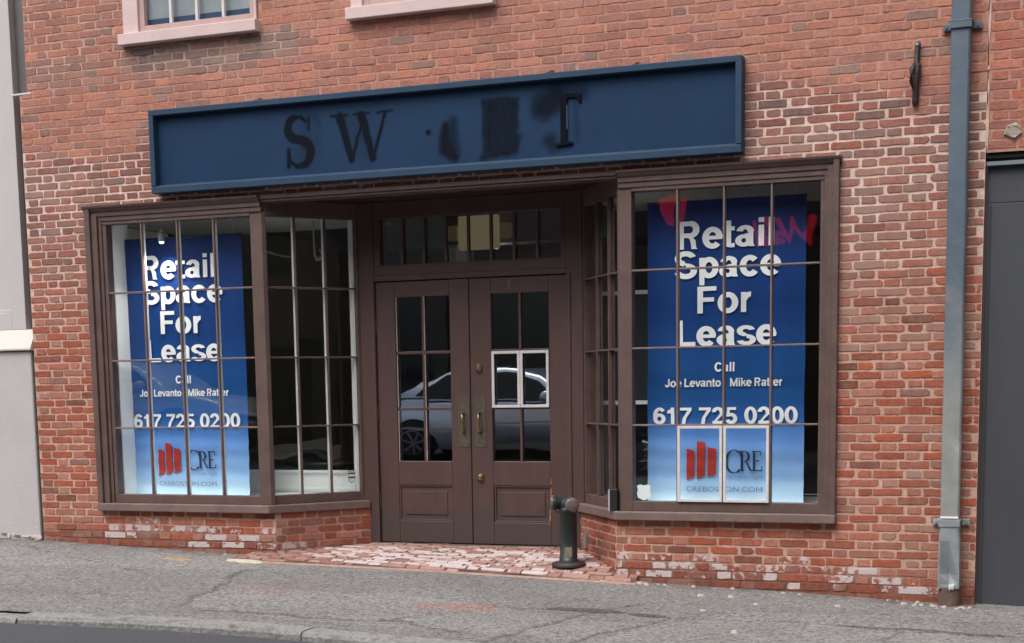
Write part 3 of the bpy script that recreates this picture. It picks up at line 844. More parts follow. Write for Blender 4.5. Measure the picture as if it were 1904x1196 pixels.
def door(s):
    x0, x1 = (-.826, -.004) if s < 0 else (.004, .829)
    gx0, gx1 = (-.648, -.172) if s < 0 else (.187, .674)
    px0, px1 = (-.656, -.174) if s < 0 else (.192, .677)
    gz0, gz1, pz0, pz1 = .679, 2.004, .190, .486
    y0, y1 = .690, .735
    d = MB()
    d.box(x0, min(gx0, px0), y0, y1, .012, 2.126); d.box(max(gx1, px1), x1, y0, y1, .012, 2.126)
    a, b = min(gx0, px0), max(gx1, px1)
    d.box(a, b, y0, y1, .012, pz0); d.box(a, b, y0, y1, pz1, gz0); d.box(a, b, y0, y1, gz1, 2.126)
    leaf = d.build('door', BROWN_D, building, bevel=.004)
    # sunk panel with a moulded edge
    p = MB(); w = .014
    p.box(px0, px1, y0 + .016, y0 + .04, pz0, pz1)
    for (za, zb) in ((pz0, pz0 + w), (pz1 - w, pz1)): p.box(px0, px1, y0 + .005, y0 + .0155, za, zb)
    for (xa, xb) in ((px0, px0 + w), (px1 - w, px1)): p.box(xa, xb, y0 + .0055, y0 + .0155, pz0 + w, pz1 - w)
    p.box(px0 + .052, px1 - .052, y0 + .009, y0 + .0155, pz0 + .052, pz1 - .052)
    p.build('lower_panel', BROWN_D, leaf, bevel=.003)
    gz = [gz0, 1.104, 1.556, gz1]; mx = (gx0 + gx1) / 2
    bars = MB(); bw = .022
    bars.box(mx - bw / 2, mx + bw / 2, y0 + .004, y0 + .022, gz0, gz1)
    for z in gz[1:-1]:
        bars.box(gx0, mx - bw / 2, y0 + .0055, y0 + .022, z - bw / 2, z + bw / 2); bars.box(mx + bw / 2, gx1, y0 + .0055, y0 + .022, z - bw / 2, z + bw / 2)
    bars.build('glazing_bars', BROWN_D, leaf, bevel=.003)
    pn = MB()
    for i, (xa, xb) in enumerate(((gx0 - .003, mx), (mx, gx1 + .003))):
        for k in range(3):
            t = .0012; a, b = random.uniform(-t, t), random.uniform(-t, t)
            if s > 0 and k == 0: b += -.004
            za, zb = gz[k], gz[k + 1]; hw, hh = (xb - xa) / 2, (zb - za) / 2; yy = y0 + .026
            pn.add([(xa, yy - a * hw - b * hh, za), (xb, yy + a * hw - b * hh, za), (xb, yy + a * hw + b * hh, zb), (xa, yy - a * hw + b * hh, zb)], [(0, 1, 2, 3)])
    pn.build('panes', GLASS_D, leaf)
    if s > 0:
        for xa, xb in ((gx0, mx), (mx, gx1)):
            pf = MB(); putty_frame(pf, xa + .001, xb - .001, gz[1] + .003, gz[2] - .003, y0 + .003, .022, .010)
            pf.build('putty', PUTTY, leaf, label='white unpainted putty round two middle panes', bevel=.002)
    else:
        GP = paint('greyed_putty', rgb(176, 160, 154, .85), .7, .2, 20)
        for xx in (gx0, mx + .0111):
            pf = MB()
            for k in range(3): pf.box(xx, xx + .006, y0 + .002, y0 + .012, gz[k] + .012 * (k > 0), gz[k + 1] - .012 * (k < 2))
            pf.build('putty', GP, leaf)
    # pull handle on its plate
    hx0, hx1 = (-.111, -.010) if s < 0 else (.031, .130)
    pl = MB().box(hx0, hx1, y0 - .004, y0 - .0005, .793, 1.193)
    for zz in (.81, 1.176):
        for xx in (hx0 + .015, hx1 - .015): pl.lathe([(.005, 0), (.004, .003)], Matrix.Translation((xx, y0 - .004, zz)) @ Matrix.Rotation(R(90), 4, 'X'), 8)
    pl = pl.build('handle', BRASSPL, leaf, bevel=.001)
    hx = (hx0 + hx1) / 2 - .002
    hb = MB().tube([(hx, y0 - .004, 1.065), (hx, y0 - .035, 1.062), (hx, y0 - .045, 1.045), (hx, y0 - .046, .99), (hx, y0 - .042, .93), (hx, y0 - .03, .915), (hx, y0 - .004, .912)], [.010, .010, .010, .0115, .010, .009, .010], 10)
    hb.build('pull_bar', BRASS, pl)
    if s > 0:
        for zz in (1.426, .551):
            MB().lathe([(.030, 0), (.032, .004), (.030, .012), (.022, .016), (.021, .030), (.016, .033)], Matrix.Translation((.076, y0, zz)) @ Matrix.Rotation(R(90), 4, 'X'), 20).build('lock_cylinder', BRASS, leaf)
        one = MB(); one.box(.345, .353, y0 - .003, y0 - .0005, 2.035, 2.108); one.box(.334, .3445, y0 - .003, y0 - .0005, 2.088, 2.098)
        one.build('house_number', paint('flaking_gilt', rgb(150, 118, 84, .8), .5, .3, 60), leaf)
        ch = MB(); pr_ = random.Random(3)
        for (za, zb, xx, w) in ((.205, .30, .671, .012), (.30, .47, .679, .007), (.50, .55, .683, .012), (.42, .47, .684, .006), (.17, .215, .667, .008)):
            pts = [(xx - w / 2 + pr_.uniform(-.002, .002), za), (xx + w / 2, za + .01), (xx + w / 2 + pr_.uniform(-.003, .003), (za + zb) / 2), (xx + w * .3, zb), (xx - w * .4, zb - .012), (xx - w / 2, (za + zb) / 2)]
            ch.prism(pts, -(y0 - .0006), -(y0 - .0026), M=Matrix(((1, 0, 0, 0), (0, 0, -1, 0), (0, 1, 0, 0), (0, 0, 0, 1))))
        ch.build('chipped_edge', paint('bare_split_wood', rgb(178, 122, 78, .7), .8, .4, 40, .3), leaf, label='bare orange wood where the paint has split off')
    hgx = x0 - .001 if s < 0 else x1 + .001
    for zz in (.30, 1.02, 1.72):
        MB().lathe([(.008, 0), (.008, .11)], Matrix.Translation((hgx, y0 - .004, zz)), 8).build('hinge', BROWN_D, leaf)
    return leaf


door(-1); door(1)
mb = MB().box(-.004, .004, .70, .73, .02, 2.12); mb.build('door_gap', DARKGAP, building)
MB().box(-.84, .84, .74, .79, -.02, .012).build('door_bottom_gap', DARKGAP, building)


# ------------------------------------------------------------------ upper windows
def upper_window(x0, x1, gx0, gx1, blind):
    f = MB(); zt = 5.72
    f.box(x0 + .012, gx0 - .05, -.02, .10, 4.10, zt); f.box(gx1 + .05, x1 - .012, -.02, .10, 4.10, zt); f.box(gx0 - .05, gx1 + .05, -.02, .10, zt - .12, zt)
    win = f.build('upper_window', PINKWHITE, building, bevel=.005)
    MB().box(x0 - .008, x1 + .006, -.075, .10, 4.012, 4.098).build('sill', PINKWHITE, win, bevel=.005)
    s = MB(); s.box(gx0 - .05, gx0, .0, .05, 4.10, zt - .12); s.box(gx1, gx1 + .05, .0, .05, 4.10, zt - .12); s.box(gx0, gx1, .001, .05, 4.10, 4.157); s.box(gx0, gx1, .001, .05, 5.5, zt - .12); s.box(gx0, gx1, .001, .05, 4.82, 4.86)
    s.build('sash', paint('pink_grey_sash', rgb(196, 164, 158, .8), .6, .12, 8, .1), win, bevel=.003)
    b = MB()
    for i in (1, 2, 3): x = gx0 + (gx1 - gx0) * i / 4; b.box(x - .011, x + .011, .006, .034, 4.157, 5.5)
    b.build('glazing_bars', PUTTY, win)
    MB().add([(gx0, .04, 4.157), (gx1, .04, 4.157), (gx1, .04, 5.5), (gx0, .04, 5.5)], [(0, 1, 2, 3)]).build('panes', GLASS, win)
    bl = MB().box(gx0 - .04, gx1 + .04, .060, .068, 4.213 if blind else 4.1, 5.6)
    bl.build('blind', paint('grey_blind', rgb(168, 176, 180, .72), .8, .12, 3, 0), win)
    if blind: MB().box(gx0 - .04, gx1 + .04, .055, .068, 4.10, 4.210).build('blue_panel', flat('dark_blue_panel', rgb(44, 70, 104, .8), .5), win)
    MB().box(gx0 - .06, gx1 + .06, .28, .29, 4.05, 5.74).build('backing', DARKGAP, win)
    return win


upper_window(-2.667, -1.418, -2.462, -1.500, True)
upper_window(-.629, .553, -.470, .390, False)

# ------------------------------------------------------------------ interior of the shop
mb = MB()
mb.box(-3.6, 3.9, 7.0, 7.1, 0, 2.9); mb.box(-3.7, -3.6, .5, 7.1, 0, 2.9); mb.box(3.9, 4.0, .5, 7.1, 0, 2.9)
mb.box(-3.6, -3.086, .46, .56, .0, 2.9); mb.box(3.036, 3.9, .46, .56, 0, 2.9)
mb.build('interior_wall', INT_DARK, building)
MB().box(-3.6, 3.9, .80, 7.0, -.05, -.005).build('interior_floor', FLOORW, building)
MB().box(-3.6, 3.9, .80, 7.0, 2.90, 2.96).build('interior_ceiling', PLASTER, building)
mb = MB().box(-2.6, 2.8, 3.0, 3.25, 2.62, 2.899).box(1.2, 1.45, 4.0, 4.25, 0, 2.9).box(-1.9, -1.7, 4.6, 4.8, 0, 2.9)
mb.build('ceiling_beam', PLASTER, building)
# display platforms, side wall, soffit of the left bay
mb = MB()
mb.prism([(-3.085, .088), (-1.50, .088), (-1.02, .74), (-1.02, 1.0), (-3.085, 1.0)], .30, .405); mb.build('display_platform', WHITE_IN, building)
mb = MB(); mb.prism([(3.03, .088), (1.50, .088), (1.02, .74), (1.02, 1.0), (3.03, 1.0)], .30, .405)
mb.build('display_platform', WHITE_IN, building)
mb = MB().box(-3.06, -1.02, .80, .83, .41, .572).box(-3.06, -1.02, .780, .84, .572, .594).box(-3.06, -1.02, .790, .80, .43, .452)
mb.build('wainscot', WHITE_IN, building, bevel=.003)
MB().box(-3.085, -3.045, .30, 1.06, .405, 2.655).build('display_side_wall', WHITE_IN, building)
mb = MB()
mb.prism([(-3.085, .13), (-1.53, .13), (-1.05, .76), (-1.05, 1.5), (-3.085, 1.5)], 2.665, 2.69); DC = paint('display_ceiling', rgb(226, 232, 226, .9), .8, .05); mb.build('display_ceiling', DC, building)
mb = MB(); mb.prism([(3.03, .13), (1.54, .13), (1.05, .76), (1.05, 1.5), (3.03, 1.5)], 2.665, 2.69)
mb.build('display_ceiling', DC, building)
MB().box(-3.6, 3.9, .145, .80, 2.775, 2.80).box(-3.6, -1.0, .80, .82, 2.69, 2.9).box(1.0, 3.9, .8, .82, 2.69, 2.9).build('bay_roof', INT_DARK, building)

# ------------------------------------------------------------------ blue shop sign
sign = thing('shop_sign', 'long dark blue fascia sign with ghost letters of a removed name', 'sign', (0, 0, 2.84))
X0, X1, Z0, Z1 = -2.397, 2.394, 2.841, 3.484
MB().box(X0 + .03, X1 - .03, -.052, -.03, Z0 + .03, Z1 - .03).build('board', BLUE, sign)
mb = MB(); w = .044
mb.box(X0, X1, -.108, -.006, Z1 - w, Z1); mb.box(X0, X0 + w, -.1075, -.006, Z0 + .056, Z1 - w); mb.box(X1 - w, X1, -.1075, -.006, Z0 + .056, Z1 - w)
mb.prism([(-.108, Z0), (-.108, Z0 + .050), (-.056, Z0 + .068), (-.006, Z0 + .068), (-.006, Z0)], X0, X1, M=Matrix(((0, 0, 1, 0), (1, 0, 0, 0), (0, 1, 0, 0), (0, 0, 0, 1))))
mb.build('sign_frame', BLUE_F, sign, bevel=.004)
for x in (-1.43, .98, 1.62):
    MB().box(x - .016, x + .016, -.075, -.001, Z1 + .001, Z1 + .012).box(x - .016, x + .016, -.006, -.001, Z1 + .012, Z1 + .035).build('clip', IRON, sign)

# ghost letters: dark smeared paint film with ragged soft edges
def stain_mat(name, c, thr=.30):
    m, nt, p = newmat(name); out = nt.nodes['Material Output']
    a = N(nt, 'ShaderNodeVertexColor', layer_name='col'); sp_ = N(nt, 'ShaderNodeSeparateColor'); nt.links.new(a.outputs[0], sp_.inputs[0])
    tc = N(nt, 'ShaderNodeTexCoord'); n1 = N(nt, 'ShaderNodeTexNoise', Scale=22.0, Detail=6.0, Roughness=.65)
    mp = N(nt, 'ShaderNodeMapping'); mp.inputs['Scale'].default_value = (1, 1, .45)
    nt.links.new(tc.outputs['Object'], mp.inputs[0]); nt.links.new(mp.outputs[0], n1.inputs['Vector'])
    r = ramp(nt, n1.outputs[0], [(.25, (.72, .72, .72)), (.55, (1, 1, 1))])
    ml = N(nt, 'ShaderNodeMath', operation='MULTIPLY'); nt.links.new(sp_.outputs[0], ml.inputs[0]); nt.links.new(r.outputs[0], ml.inputs[1])
    t = N(nt, 'ShaderNodeBsdfTransparent'); mx = N(nt, 'ShaderNodeMixShader')
    p.inputs['Base Color'].default_value = (*c, 1); p.inputs['Roughness'].default_value = .7; p.inputs['Specular IOR Level'].default_value = .12
    nt.links.new(ml.outputs[0], mx.inputs[0]); nt.links.new(t.outputs[0], mx.inputs[1]); nt.links.new(p.outputs[0], mx.inputs[2])
    nt.links.new(mx.outputs[0], out.inputs[0]); return m


STAIN = stain_mat('smeared_dark_paint', rgb(10, 17, 30, .8))


def stain_grid(fn, x0, x1, z0, z1, y, cell=.008):
    nx, nz = int((x1 - x0) / cell), int((z1 - z0) / cell); vs, cs = [], []
    for i in range(nx + 1):
        for k in range(nz + 1):
            x, z = x0 + i * cell, z0 + k * cell
            d = max(0, min(1, fn(x, z))); vs.append((x, y, z)); cs.append((d, d, d))
    fs = [(i * (nz + 1) + k, (i + 1) * (nz + 1) + k, (i + 1) * (nz + 1) + k + 1, i * (nz + 1) + k + 1) for i in range(nx) for k in range(nz)]
    fs = [f for f in fs if max(cs[j][0] for j in f) > .004]
    mb = MB(); mb.add(vs, fs, 0, cs, smooth=True); return mb


def stroke(x, z, pts, r, soft=.012):
    """soft-edged polyline of varying half-width"""
    best = -1
    for (a, b, ra, rb) in zip(pts, pts[1:], r, r[1:]):
        d, t = seg_dist(x, z, a, b); best = max(best, (ra + (rb - ra) * t - d) / soft)
    return max(0, min(1, best + .5))


def arc(cx, cz, rx, rz, a0, a1, n=12): return [(cx + rx * cos(R(a0 + (a1 - a0) * i / n)), cz + rz * sin(R(a0 + (a1 - a0) * i / n))) for i in range(n + 1)]


WOB = lambda x, z, s=.01: (x + s * noise.noise(Vector((x * 16, z * 16, 3))), z + s * noise.noise(Vector((x * 16, z * 16, 8))))
S_pts = arc(-1.085, 3.262, .085, .082, 30, 270) + arc(-1.075, 3.075, .10, .098, 90, -150)[1:]
S_r = [.012, .012, .013, .016, .020, .024, .028, .030, .031, .032, .033, .034, .035] + [.036, .037, .038, .038, .037, .035, .030, .025, .020, .016, .014, .012][:len(S_pts) - 13]
S_r += [.014] * (len(S_pts) - len(S_r))


def letter_s(x, z):
    x, z = WOB(x, z); v = stroke(x, z, S_pts, S_r)
    v = max(v, stroke(x, z, [(-1.168, 3.10), (-1.172, 2.975)], [.016, .012], .02)); v = max(v, stroke(x, z, [(-.985, 3.33), (-.99, 3.24)], [.012, .010], .02) * .8)
    h = .35 * max(0, 1 - seg_dist(x, z, (-1.05, 3.0), (-1.0, 3.3))[0] / .17)
    h2 = .30 * stroke(x, z, [(-.93, 3.33), (-.90, 3.28)], [.02, .02], .06) + .22 * stroke(x, z, [(-.92, 3.2), (-.92, 3.12)], [.02, .02], .06)
    return max(.95 * v, h * .5, h2)


def letter_w(x, z):
    x, z = WOB(x, z, .007); v = 0
    for a, b, r0, r1 in (((-.715, 3.315), (-.625, 2.995), .034, .026), ((-.625, 2.995), (-.515, 3.30), .012, .012), ((-.535, 3.315), (-.445, 2.995), .034, .026), ((-.445, 2.995), (-.335, 3.31), .012, .013)):
        v = max(v, stroke(x, z, [a, b], [r0, r1]))
    for a, b in (((-.79, 3.325), (-.65, 3.325)), ((-.60, 3.325), (-.47, 3.325)), ((-.40, 3.325), (-.28, 3.33))): v = max(v, .85 * stroke(x, z, [a, b], [.009, .009], .014))
    h = .16 * max(0, 1 - seg_dist(x, z, (-.62, 3.25), (-.5, 3.05))[0] / .14)
    return max(v * .85, h)


def letter_c(x, z):
    x, z = WOB(x, z, .014); v = stroke(x, z, [(.16, 3.20), (.155, 3.10), (.17, 3.02), (.225, 2.955)], [.02, .045, .055, .03], .05)
    v = max(v * .9, .5 * stroke(x, z, [(.215, 3.22), (.215, 3.0)], [.03, .05], .06))
    return max(v, .9 * stroke(x, z, [(.018, 3.15), (.022, 3.14)], [.016, .018], .02))


def letter_e(x, z):
    x, z = WOB(x, z, .018); v = 0
    bx_ = min(x - .455, .735 - x, z - 2.965, 3.335 - z) / .05
    v = max(0, min(.62, bx_ + .35))
    v = max(v, .85 * stroke(x, z, [(.46, 2.945), (.70, 2.975), (.735, 3.07)], [.02, .022, .012], .05)); v = max(v, .8 * stroke(x, z, [(.47, 3.335), (.72, 3.33), (.725, 3.26)], [.016, .012, .012], .04))
    return max(v, .8 * stroke(x, z, [(.51, 3.30), (.51, 3.0)], [.03, .03], .05))


def letter_t(x, z):
    x, z = WOB(x, z, .015); d = seg_dist(x, z, (.93, 3.26), (1.02, 3.31))[0]
    v = .72 * max(0, min(1, 1.5 - d / .085))
    v = max(v, .5 * stroke(x, z, [(.98, 3.02), (1.0, 2.98), (1.1, 2.98)], [.05, .035, .02], .06), .45 * stroke(x, z, [(1.0, 3.36), (1.22, 3.34)], [.03, .04], .10))
    v = max(v, .35 * stroke(x, z, [(1.17, 3.34), (1.19, 3.0)], [.01, .005], .06))
    return v


for nm, fn, a in (('ghost_letter', letter_s, (-1.25, -.84, 2.92, 3.40)), ('ghost_letter', letter_w, (-.84, -.22, 2.93, 3.39)), ('ghost_letter', letter_c, (-.02, .32, 2.90, 3.29)),
                  ('ghost_letter', letter_e, (.38, .82, 2.905, 3.40)), ('ghost_letter', letter_t, (.80, 1.36, 2.905, 3.425))):
    stain_grid(fn, *a, -.0532).build(nm, STAIN, sign, attrs=True)
# the one raised half letter still standing proud
mb = MB(); XZ = Matrix(((1, 0, 0, 0), (0, 0, -1, 0), (0, 1, 0, 0), (0, 0, 0, 1)))
mb.prism([(1.070, 3.335), (1.185, 3.335), (1.222, 3.325), (1.216, 3.268), (1.204, 3.268), (1.188, 3.305), (1.120, 3.312), (1.112, 3.290), (1.112, 3.030), (1.120, 3.008), (1.155, 3.000), (1.158, 2.985), (1.03, 2.978), (1.028, 2.990), (1.058, 2.998), (1.064, 3.020), (1.064, 3.320)], .0534, .066, M=XZ)
mb.build('raised_letter', paint('black_letter', rgb(12, 16, 24), .85, .2, 20, .1, spec=.1), sign, label='black remaining half of a raised letter T')
MB().prism([(1.1125, 3.26), (1.115, 3.25), (1.1155, 3.10), (1.1125, 3.09)], .0534, .066, M=XZ).build('letter_edge', flat('painted_edge_highlight', rgb(120, 136, 150, .7), .5), sign)  # pale sliver painting the highlight along the letter's right edge

# ------------------------------------------------------------------ lettering strokes
def ell(cx, cy, rx, ry, a0, a1, tx, ty, n=22):
    """band between two ellipses"""
    o, i_ = [], []
    for k in range(n + 1):
        a = R(a0 + (a1 - a0) * k / n)
        o.append((cx + (rx + tx / 2) * cos(a), cy + (ry + ty / 2) * sin(a))); i_.append((cx + (rx - tx / 2) * cos(a), cy + (ry - ty / 2) * sin(a)))
    return ('band', o, i_)


def ln(a, b, w):
    dx, dy = b[0] - a[0], b[1] - a[1]; L = math.hypot(dx, dy); nx, ny = -dy / L * w / 2, dx / L * w / 2
    return ('poly', [(a[0] + nx, a[1] + ny), (b[0] + nx, b[1] + ny), (b[0] - nx, b[1] - ny), (a[0] - nx, a[1] - ny)])


def rc(x0, y0, x1, y1): return ('poly', [(x0, y0), (x1, y0), (x1, y1), (x0, y1)])


def po(*p): return ('poly', list(p))


V, H = .235, .190
GL = {
    'R': (.96, [rc(.08, 0, .275, 1), rc(.275, .835, .52, 1), rc(.275, .41, .52, .575), ell(.52, .705, .205, .2125, -90, 90, V, H), po((.42, .41), (.60, .41), (.70, .30), (.72, .06), (.77, 0), (.55, 0), (.525, .22), (.48, .36))]),
    'e': (.78, [ell(.385, .37, .255, .30, 0, 318, V, H), rc(.135, .31, .735, .44)]),
    't': (.46, [rc(.11, .12, .305, .95), rc(.0, .59, .43, .74), po((.11, .12), (.305, .12), (.34, .14), (.43, .14), (.43, -.005), (.27, -.01), (.15, .02))]),
    'a': (.78, [rc(.475, .12, .665, .55), ell(.375, .525, .195, .16, 0, 172, V, .15), ell(.325, .215, .195, .15, 0, 360, V * .95, .14), rc(.36, .36, .5, .46), po((.475, .12), (.665, .12), (.71, 0), (.51, 0))]),
    'i': (.385, [rc(.095, 0, .29, .74), rc(.095, .835, .29, 1)]),
    'l': (.385, [rc(.095, 0, .29, 1)]),
    'S': (.90, [ell(.445, .735, .28, .185, 15, 262, V, H), ell(.455, .27, .30, .195, -168, 88, V, H), po((.25, .60), (.33, .64), (.70, .43), (.60, .37))]),
    's': (.75, [ell(.365, .54, .23, .14, 15, 262, V * .93, .14), ell(.37, .205, .245, .135, -168, 88, V * .93, .14), po((.2, .44), (.3, .48), (.58, .31), (.5, .26))]),
    'p': (.84, [rc(.09, -.27, .28, .74), ell(.45, .37, .245, .30, 0, 360, V, H)]),
    'c': (.78, [ell(.39, .37, .255, .30, 42, 322, V, H)]),
    'F': (.83, [rc(.09, 0, .295, 1), rc(.295, .835, .79, 1), rc(.295, .43, .71, .59)]),
    'o': (.84, [ell(.42, .37, .265, .30, 0, 360, V, H)]),
    'r': (.54, [rc(.09, 0, .28, .74), ell(.44, .40, .245, .255, 88, 168, V, H)]),
    'L': (.82, [rc(.09, 0, .295, 1), rc(.295, 0, .76, .17)]),
    'C': (1.0, [ell(.50, .5, .345, .425, 38, 322, V * 1.05, H)]),
    'J': (.76, [rc(.47, .30, .67, 1), ell(.36, .30, .21, .225, 180, 360, V, H)]),
    'v': (.74, [po((.0, .74), (.21, .74), (.37, .22), (.53, .74), (.74, .74), (.475, 0), (.265, 0))]),
    'n': (.84, [rc(.09, 0, .28, .74), rc(.56, 0, .75, .44), ell(.4575, .44, .195, .23, 0, 150, V, H)]),
    'M': (1.16, [rc(.09, 0, .285, 1), rc(.875, 0, 1.07, 1), po((.285, 1), (.58, .32), (.58, 0), (.49, 0), (.285, .60)), po((.875, 1), (.58, .32), (.58, 0), (.67, 0), (.875, .60))]),
    'k': (.78, [rc(.09, 0, .28, 1), po((.28, .28), (.28, .47), (.53, .74), (.76, .74)), po((.36, .36), (.5, .50), (.78, 0), (.55, 0))]),
    '0': (.77, [ell(.385, .49, .25, .42, 0, 360, V, H)]),
    '1': (.77, [rc(.30, 0, .495, .98), po((.09, .64), (.30, .64), (.30, .80), (.38, .98), (.30, .90), (.09, .78))]),
    '2': (.77, [ell(.38, .68, .23, .22, -35, 178, V, H), po((.49, .58), (.64, .52), (.30, .16), (.06, .0), (.06, .06)), rc(.06, 0, .70, .165)]),
    '5': (.77, [rc(.16, .815, .67, .97), po((.10, .42), (.27, .42), (.31, .82), (.16, .82)), ell(.375, .31, .235, .235, -160, 128, V, H)]),
    '6': (.77, [ell(.385, .31, .24, .235, 0, 360, V, H), ell(.415, .5, .27, .40, 40, 205, V, H)]),
    '7': (.77, [rc(.05, .80, .73, .97), po((.50, .80), (.73, .80), (.42, .35), (.36, 0), (.155, 0), (.22, .35))]),
    '|': (.55, [rc(.24, -.25, .30, 1.02)]), ' ': (.36, []),
}


def text_width(t, size, track=0): return sum((GL[c][0] + track) * size for c in t)


def put_text(mb, t, cx, base, size, warp, y0=.0, track=0, sx=1.0):
    x = cx - text_width(t, size, track) * sx / 2; dy = 0
    for ch in t:
        adv, sh = GL[ch]
        for s_ in sh:
            dy += .00003
            if dy > .0005: dy = .00003
            f = lambda p: warp(x + p[0] * size * sx, y0 - dy, base + p[1] * size)
            if s_[0] == 'band':
                n = len(s_[1]); mb.add([f(p) for p in s_[1]] + [f(p) for p in s_[2]], [(i, i + 1, n + i + 1, n + i) for i in range(n - 1)])
            else:
                mb.add([f(p) for p in s_[1]], [tuple(range(len(s_[1])))])
        x += (adv + track) * size * sx


# ------------------------------------------------------------------ banners
def banner_mat():
    m, nt, p = newmat('printed_banner_vinyl')
    a = N(nt, 'ShaderNodeVertexColor', layer_name='col'); nt.links.new(a.outputs[0], p.inputs['Base Color'])
    p.inputs['Roughness'].default_value = .42; p.inputs['Specular IOR Level'].default_value = .35
    return m


BANNER = banner_mat()
WHITE_INK = flat('white_ink', (.95, .95, .95), .5)
RED_INK = flat('red_ink', rgb(198, 52, 34, .9), .5)
NAVY_INK = flat('navy_ink', rgb(38, 52, 84, .8), .5)
GREY_INK = flat('grey_ink', rgb(128, 148, 184, .9), .5)
PALE_INK = flat('pale_blue_ink', rgb(150, 176, 214, .9), .5)
BSTOPS = [(0, rgb(206, 236, 255, 1)), (.03, rgb(200, 232, 255, .98)), (.09, rgb(158, 204, 255, .95)), (.20, rgb(118, 168, 240, .92)), (.265, rgb(62, 118, 192, .88)), (.30, rgb(42, 102, 176, .84)), (.42, rgb(28, 88, 156, .84)), (.62, rgb(20, 70, 140, .84)), (1, rgb(22, 54, 122, .84))]


def bcol(t):
    for (a, c), (b, d) in zip(BSTOPS, BSTOPS[1:]):
        if t <= b: return lerp3(c, d, (t - a) / (b - a))
    return BSTOPS[-1][1]


